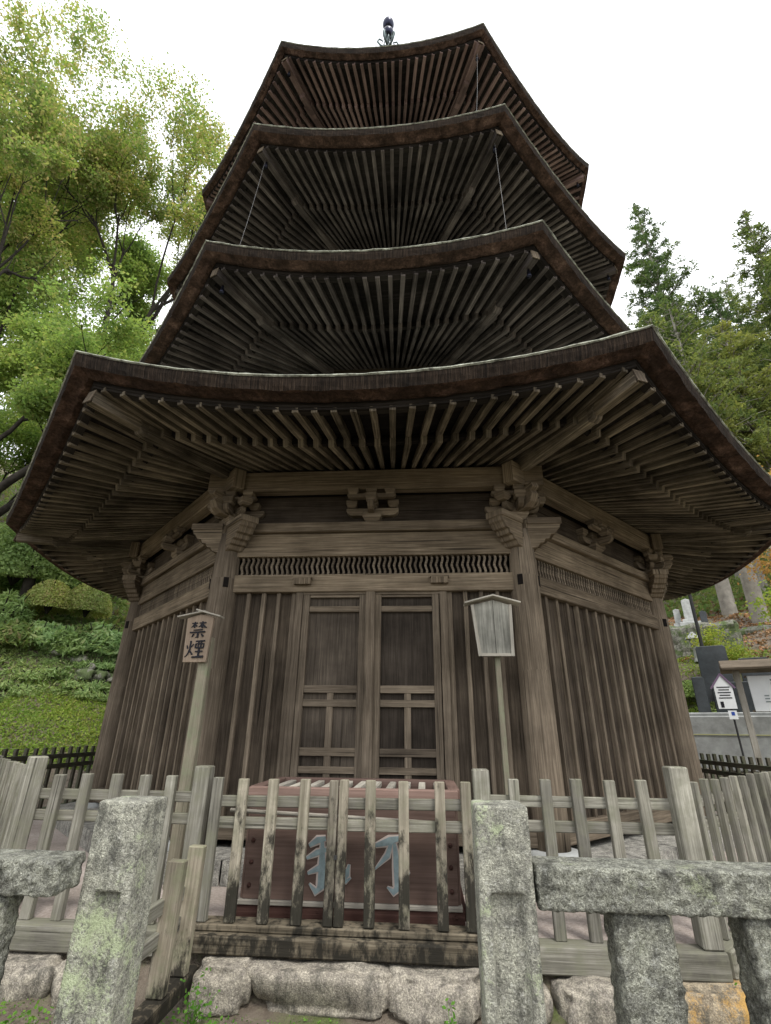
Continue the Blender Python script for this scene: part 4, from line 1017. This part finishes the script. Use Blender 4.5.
# grass on the low bank and slope, leaf litter
def scatter(name, mat, n, azr, rr, leaf, hgt, lab, cat, asp=.35, nz=.0, jit=.05):
    P = []
    for i in range(n):
        x, y = at(random.uniform(*azr), random.uniform(*rr)); P.append((x, y, H(x, y) + random.uniform(0, hgt)))
    o = leaf_mesh(name, np.array(P), np.tile([0, 0, nz], (n, 1)), leaf, asp, mat); return tag(o, lab, cat, kind='stuff')
scatter('grass', F['grass'], 26000, (-48, -26), (11.0, 13.6), .07, .06, 'bright short grass on the low bank left of the pagoda', 'grass')
scatter('hillside_undergrowth', F['deep'], 26000, (-50, -18), (14.5, 34), .2, .25, 'dark undergrowth covering the slope under the left trees', 'undergrowth', asp=.4)
scatter('grass_patch', F['grass'], 14000, (14, 44), (14.2, 17), .08, .07, 'yellowish grass on the slope behind the black monuments', 'grass')
scatter('leaf_litter', F['litter'], 16000, (14, 42), (16.5, 26), .11, .03, 'fallen brown leaves under the cedar trunks', 'leaves', asp=.6, nz=1.2)
scatter('slope_undergrowth', F['deep'], 16000, (12, 45), (22, 40), .25, .5, 'dark undergrowth on the slope between the cedar trunks', 'undergrowth', asp=.4)
scatter('bank_plants', F['fern'], 9000, (-48, -29), (13.3, 14.8), .12, .16, 'low ferns and weeds covering the bank between the mossy stones', 'ground cover', asp=.25)
scatter('bank_moss', F['shrub'], 12000, (-48, -29), (13.3, 17), .09, .05, 'small leaved ground cover on the upper bank under the shrubs', 'ground cover', asp=.6)
# bank rocks
for i in range(26):
    az = random.uniform(-44, -31); x, y, z_ = on(az, random.uniform(13.6, 14.2)); s_ = random.uniform(.25, .55)
    if i < 9:
        o = rock('bank_rock', (x, y, z_ - .04), (s_ * 1.2, s_, s_ * .7), i + 60, M['mossrock'], 12, .16, .75); tag(o, 'mossy stone set in the grassy bank under the ferny bushes', 'rock', 'mossy stones in the left bank')
# weeds by the boulders
def weed(loc, n, r, h_, lab):
    root = empty('weed', loc); P = rng.normal(size=(n, 3)) * np.array([r, r * .6, h_ * .4]); P[:, 2] = np.abs(P[:, 2]) + .01
    leaf_mesh('leaf_cluster', P, np.tile([0, -.3, 1.], (n, 1)), .02, .75, F['weed'], root); mb = MB()
    for i in range(8): mb.tube([(0, 0, 0), (P[i][0] * .5, P[i][1] * .5, P[i][2] * .6), tuple(P[i])], [.002, .0015, .001], 4, cap=False)
    mb.build('stem', F['weed'], root); return tag(root, lab, 'weed', 'weeds at the foot of the boulders')
for x_, y_, n_, r_, h_, lb in ((-.60, -4.80, 130, .045, .17, 'leafy weed climbing the rounded boulder beside the wing fence'), (-.52, -4.88, 80, .05, .07, 'low weed in front of the rounded boulder beside the wing fence'), (.55, -4.78, 45, .02, .14, 'small three leaved weed against the inner side of the big stone post'),
                           (-1.42, -4.95, 160, .12, .07, 'low weed patch below the flat boulder at the left edge'), (-1.15, -5.0, 120, .1, .06, 'low weed patch between the left stones and the lichened post'), (.86, -4.85, 90, .07, .04, 'weed between the gate side stone post and the stone stub'), (1.25, -4.85, 60, .05, .04, 'weed just past the stone stub beneath the long rail'), (1.98, -4.7, 90, .05, .2, 'tall weed right of the orange stained boulder')):
    weed((x_, y_, H(x_, y_)), n_, r_, h_, lb)
n = 9000; P = []
while len(P) < n:
    x_, y_ = random.uniform(-2.4, 2.6), random.uniform(-6.2, -4.62)
    if noise.noise(Vector((x_ * 2.2, y_ * 2.6, 4))) + (.35 if y_ > -4.9 else .05) + (.25 if x_ < -1 else 0) > .12: P.append((x_, y_, H(x_, y_) + random.uniform(0, .012)))
tag(leaf_mesh('moss', np.array(P), np.tile([0, 0, 1.3], (n, 1)), .012, .7, F['weed']), 'green moss and tiny weeds on the ground before the boulders', 'moss', kind='stuff')

# ------------------------------------------------------------------ right background: graves, walls, boards
def faced(az, rho, dz=0, turn=0):
    x, y = at(az, rho); return (x, y, H(x, y, False) + dz), rad(-az + turn)
# low retaining wall and kerbs
p, r = faced(31, 12.9); w_ = tag(empty('low_concrete_wall', p, r), 'low grey concrete kerb wall with a yellow edge line behind the dark fence', 'wall')
mb = MB(); mb.box((0, 0, .45), (7.5, .25, 1.0)); mb.build('wall_body', M['greystone'], w_, bevel=.02)
mb = MB(); mb.box((0, -.135, .60), (7.3, .01, .018)); mb.build('edge_line', M['yellow'], w_)
p, r = faced(31, 13.5); w_ = tag(empty('stepped_concrete_wall', p, r), 'upper step of grey concrete carrying the black monuments', 'wall')
mb = MB(); mb.box((0, .6, .42), (7.5, 1.4, .96)); mb.build('wall_body', M['greystone'], w_, bevel=.02)
def monument(az, rho, w, h, z0, lab, d_=.3, name='black_monument', lean=.0):
    p, r = faced(az, rho); o = tag(empty(name, (p[0], p[1], z0), r), lab, 'monument', 'black granite monuments')
    mb = MB(); mb.prism([(-w / 2, 0), (w / 2, 0), (w / 2 * .96, h - .04), (w / 2 * .8, h), (-w / 2 * .9, h), (-w / 2 * .97, h - .05)], (0, 0, 0), (1, 0, 0), (0, 0, 1), (0, 1, 0), d_); mb.build('slab', M['blk'], o, bevel=.012)
    mb = MB(); mb.box((0, 0, -.08), (w * 1.25, d_ * 1.8, .16)); mb.build('plinth', M['greystone'], o, bevel=.01)
monument(28.3, 14.2, .62, 1.42, 1.42, 'tallest upright black granite monument beside the pagoda corner column')
monument(31.4, 14.6, .62, 1.15, 1.42, 'dark blue grey monument slab rising behind the notice board roof')
monument(29.6, 13.8, .95, .62, 1.38, 'wide low black slab behind the small white sign')
monument(26.7, 13.8, .25, .75, 1.38, 'narrow black pillar close beside the pagoda corner column')
# cushion shrub between
mound('small_shrub', faced(27.6, 13.9, .6)[0], .34, .3, .5, 3500, .05, F['fern'], 'small bright shrub between the two black monuments')
mound('hedge_shrub', on(26.6, 15.3, .1), .75, .5, .45, 5000, .06, F['shrub'], 'low clipped hedge bush below the graveyard wall')
mound('hedge_shrub', on(27.3, 14.9, -.25), .9, .5, .5, 5000, .06, F['grass'], 'yellow green ground bush sprawling below the clipped hedge bush')
# rubble walls
def rubble_wall(az0, az1, rho, h_, z0, lab, n=40):
    x0, y0_ = at(az0, rho); x1, y1_ = at(az1, rho); root = empty('rubble_wall', ((x0 + x1) / 2, (y0_ + y1_) / 2, z0)); ang = atan2(y1_ - y0_, x1 - x0); root.rotation_euler = (0, 0, ang); L = hypot(x1 - x0, y1_ - y0_)
    def a_(p, n_): return .12
    rough_block(-L / 2, L / 2, -.3, .3, -.5, h_, .11, a_, 2.6, az0, soft=.1).build('wall_stones', M['mossrock'], root, smooth=False); return tag(root, lab, 'wall')
rubble_wall(25.0, 31.0, 17.2, .62, 3.25, 'pale mossy rubble wall under the graves')
rubble_wall(27, 46, 19.5, .3, 3.7, 'low stone edging on the slope beneath the cedar trunks')
rubble_wall(-44, -28, 18.0, .9, 4.6, 'old grey rubble wall behind the clipped azaleas')
# graves
for az, rho, z0, s_, lab in ((27.2, 17.5, 3.86, .62, 'pale stone grave pillar on a stepped base above the rubble wall'), (26.2, 17.7, 3.86, .45, 'smaller jagged pale grave marker next to the grave pillar'), (28.4, 19.4, 4.0, .5, 'dark framed grave stone half hidden between the cedar trunks')):
    p, r = faced(az, rho); o = tag(empty('grave_stone', (p[0], p[1], z0), r), lab, 'grave', 'graves above the rubble wall')
    mt = M['grave'] if az < 28 else M['blk']
    mb = MB(); mb.box((0, 0, .08 * s_ / .6), (.9 * s_, .7 * s_, .2 * s_), 0); mb.build('plinth', M['grave'], o, bevel=.01)
    mb = MB(); mb.box((0, 0, .28 * s_), (.62 * s_, .5 * s_, .2 * s_), 0); mb.build('middle_stone', mt, o, bevel=.01)
    mb = MB(); mb.prism([(-.2 * s_, .38 * s_), (.2 * s_, .38 * s_), (.2 * s_, 1.3 * s_), (0, 1.38 * s_), (-.2 * s_, 1.3 * s_)], (0, 0, 0), (1, 0, 0), (0, 0, 1), (0, 1, 0), .36 * s_); mb.build('pillar', mt, o, bevel=.01)
p, r = faced(27.1, 16.3); o = tag(empty('stone_lantern', (p[0], p[1], p[2] + .1), r), 'small grey stone lantern before the rubble wall', 'lantern')
for nm, pr in (('shaft', [(.10, 0), (.07, .1), (.06, .4), (.1, .45)]), ('fire_box', [(.11, .45), (.12, .6)]), ('cap', [(.22, .6), (.2, .64), (.07, .74), (.03, .8)])):
    mb = MB(); mb.tube([(0, 0, z_) for r_, z_ in pr], [r_ for r_, z_ in pr], 6 if nm != 'shaft' else 12); mb.build(nm, M['greystone'], o)
p, r = faced(27.7, 14.6); mb = MB(); mb.tube([(0, 0, 0), (0, 0, 3.6)], [.045, .04], 8); o = mb.build('steel_pole', M['pole'], loc=(p[0], p[1], p[2])); tag(o, 'thin dark pole standing beside the tallest black monument', 'pole')
# roofed notice board
p, r = faced(32.9, 11.6, 0, 6); nb = tag(empty('notice_board', (p[0], p[1], p[2]), r), 'white notice board under a shingled gable roof on wooden posts at the right edge', 'notice board')
gz = p[2]
for x_ in (-.62, 1.25):
    mb = MB(); mb.beam((x_, 0, -.1), (x_, 0, 2.03 - gz), .10, .10, up=(0, 1, 0)); mb.build('post', W['pale'] if x_ < 0 else W['post'], nb, bevel=.006)
mb = MB(); mb.box((.33, -.055, 1.62 - gz), (1.62, .03, .60)); mb.build('panel', M['white'], nb, bevel=.004)
mb = MB()
for z_ in (1.33, 1.91): mb.box((.33, -.03, z_ - gz), (1.7, .05, .035))
mb.build('panel_frame', W['batten'], nb)
mb = MB()
for c_ in range(15):
    for q in range(7):
        if random.random() < .85: mb.box((1.05 - c_ * .085, -.0725, 1.84 - gz - q * .062), (.028, .004, .045 * random.uniform(.6, 1)))
for c_, q in ((0, 0), (0, 1), (0, 2)): mb.box((-.26 + .0, -.0725, 1.58 - gz - q * .05), (.07, .004, .022))
mb.build('print', M['textgrey'], nb)
for sg in (-1, 1):
    mb = MB(); mb.beam((-.85, sg * .17, 2.11 - gz), (1.5, sg * .17, 2.11 - gz), .42, .05, up=(0, -sg * -.42, 1)); mb.build('shingle_roof', W['batten'], nb, bevel=.01)
# small sign
p, r = faced(28.5, 11.2, 0, 4); ss = tag(empty('information_sign', (p[0], p[1], p[2]), r), 'small white house shaped sign with a mauve roof edge on a black pole', 'sign'); gz = p[2]
mb = MB(); mb.tube([(.06, .02, 0), (.06, .02, 1.7 - gz)], [.016, .016], 8); mb.build('pole', M['pole'], ss)
mb = MB(); mb.prism([(-.13, 1.36 - gz), (.15, 1.36 - gz), (.15, 1.75 - gz), (.01, 1.93 - gz), (-.13, 1.75 - gz)], (0, 0, 0), (1, 0, 0), (0, 0, 1), (0, 1, 0), .02); mb.build('panel', M['white'], ss)
mb = MB(); mb.beam((-.18, -.005, 1.70 - gz), (.012, -.005, 1.95 - gz), .04, .03); mb.beam((.008, -.005, 1.95 - gz), (.19, -.005, 1.70 - gz), .04, .03); mb.build('roof_edge', M['purple'], ss)
mb = MB()
for q in range(5): mb.box((.01, -.012, 1.72 - gz - q * .045), (.2 * (.8 if q % 2 else 1), .003, .018))
mb.box((-.06, -.012, 1.43 - gz), (.05, .003, .1)); mb.build('print', M['ink'], ss)
mb = MB(); mb.box((.06, -.01, 1.26 - gz), (.13, .012, .14)); mb.build('lower_plate', M['white'], ss)
mb = MB(); mb.box((.065, -.0175, 1.28 - gz), (.05, .003, .06)); mb.build('symbol', plain('blue_symbol', (.03, .07, .3)), ss)

# ------------------------------------------------------------------ light, sky, camera
w = bpy.data.worlds.new('World'); scn.world = w; w.use_nodes = True; nt = w.node_tree; bg = nt.nodes['Background']
SE, SR = 58, 155
sky = nt.nodes.new('ShaderNodeTexSky'); sky.sky_type = 'NISHITA'; sky.sun_disc = False; sky.sun_elevation = rad(SE); sky.sun_rotation = rad(SR); sky.air_density = 1.; sky.dust_density = 3.
tc = nt.nodes.new('ShaderNodeTexCoord'); cl = nt.nodes.new('ShaderNodeTexNoise'); cl.inputs['Scale'].default_value = 1.6; cl.inputs['Detail'].default_value = 4
nt.links.new(tc.outputs['Generated'], cl.inputs['Vector'])
cr = nt.nodes.new('ShaderNodeValToRGB'); cr.color_ramp.elements[0].position = .3; cr.color_ramp.elements[0].color = (10.5, 10.7, 11.2, 1); cr.color_ramp.elements[1].position = .7; cr.color_ramp.elements[1].color = (13.5, 13.5, 13.6, 1)
nt.links.new(cl.outputs['Fac'], cr.inputs[0])
mx = nt.nodes.new('ShaderNodeMix'); mx.data_type = 'RGBA'; mx.inputs[0].default_value = .92
nt.links.new(sky.outputs[0], mx.inputs[6]); nt.links.new(cr.outputs[0], mx.inputs[7]); nt.links.new(mx.outputs[2], bg.inputs[0])
bg.inputs[1].default_value = .10
L = bpy.data.lights.new('sun', 'SUN'); L.energy = 1.5; L.angle = rad(12); L.color = (1, .96, .9)
so = bpy.data.objects.new('sun', L); COL.objects.link(so)
sd = Vector((sin(rad(SR)) * cos(rad(SE)), cos(rad(SR)) * cos(rad(SE)), sin(rad(SE))))   # towards the sun
so.rotation_euler = sd.to_track_quat('Z', 'Y').to_euler()
cd = bpy.data.cameras.new('camera'); cam = bpy.data.objects.new('camera', cd); COL.objects.link(cam); scn.camera = cam
cd.sensor_fit = 'VERTICAL'; cd.sensor_height = 24; cd.lens = 496.018 / 1024 * 24; cd.clip_start = .05; cd.clip_end = 600
pitch, yaw, roll = rad(23.859), rad(-4.436), rad(.6695)
Fw = Vector((sin(yaw) * cos(pitch), cos(yaw) * cos(pitch), sin(pitch))); R0 = Vector((cos(yaw), -sin(yaw), 0)); U0 = R0.cross(Fw)
R_ = R0 * cos(roll) + U0 * sin(roll); U_ = U0 * cos(roll) - R0 * sin(roll)
mt = Matrix((R_, U_, -Fw)).transposed().to_4x4(); mt.translation = Vector((CX, CY, .93)); cam.matrix_world = mt
vs = scn.view_settings; vs.view_transform = 'Standard'; vs.look = 'None'; vs.gamma = 1; vs.use_curve_mapping = False; vs.exposure = .85
scn.cycles.max_bounces = 6; scn.cycles.diffuse_bounces = 4; scn.cycles.use_denoising = True
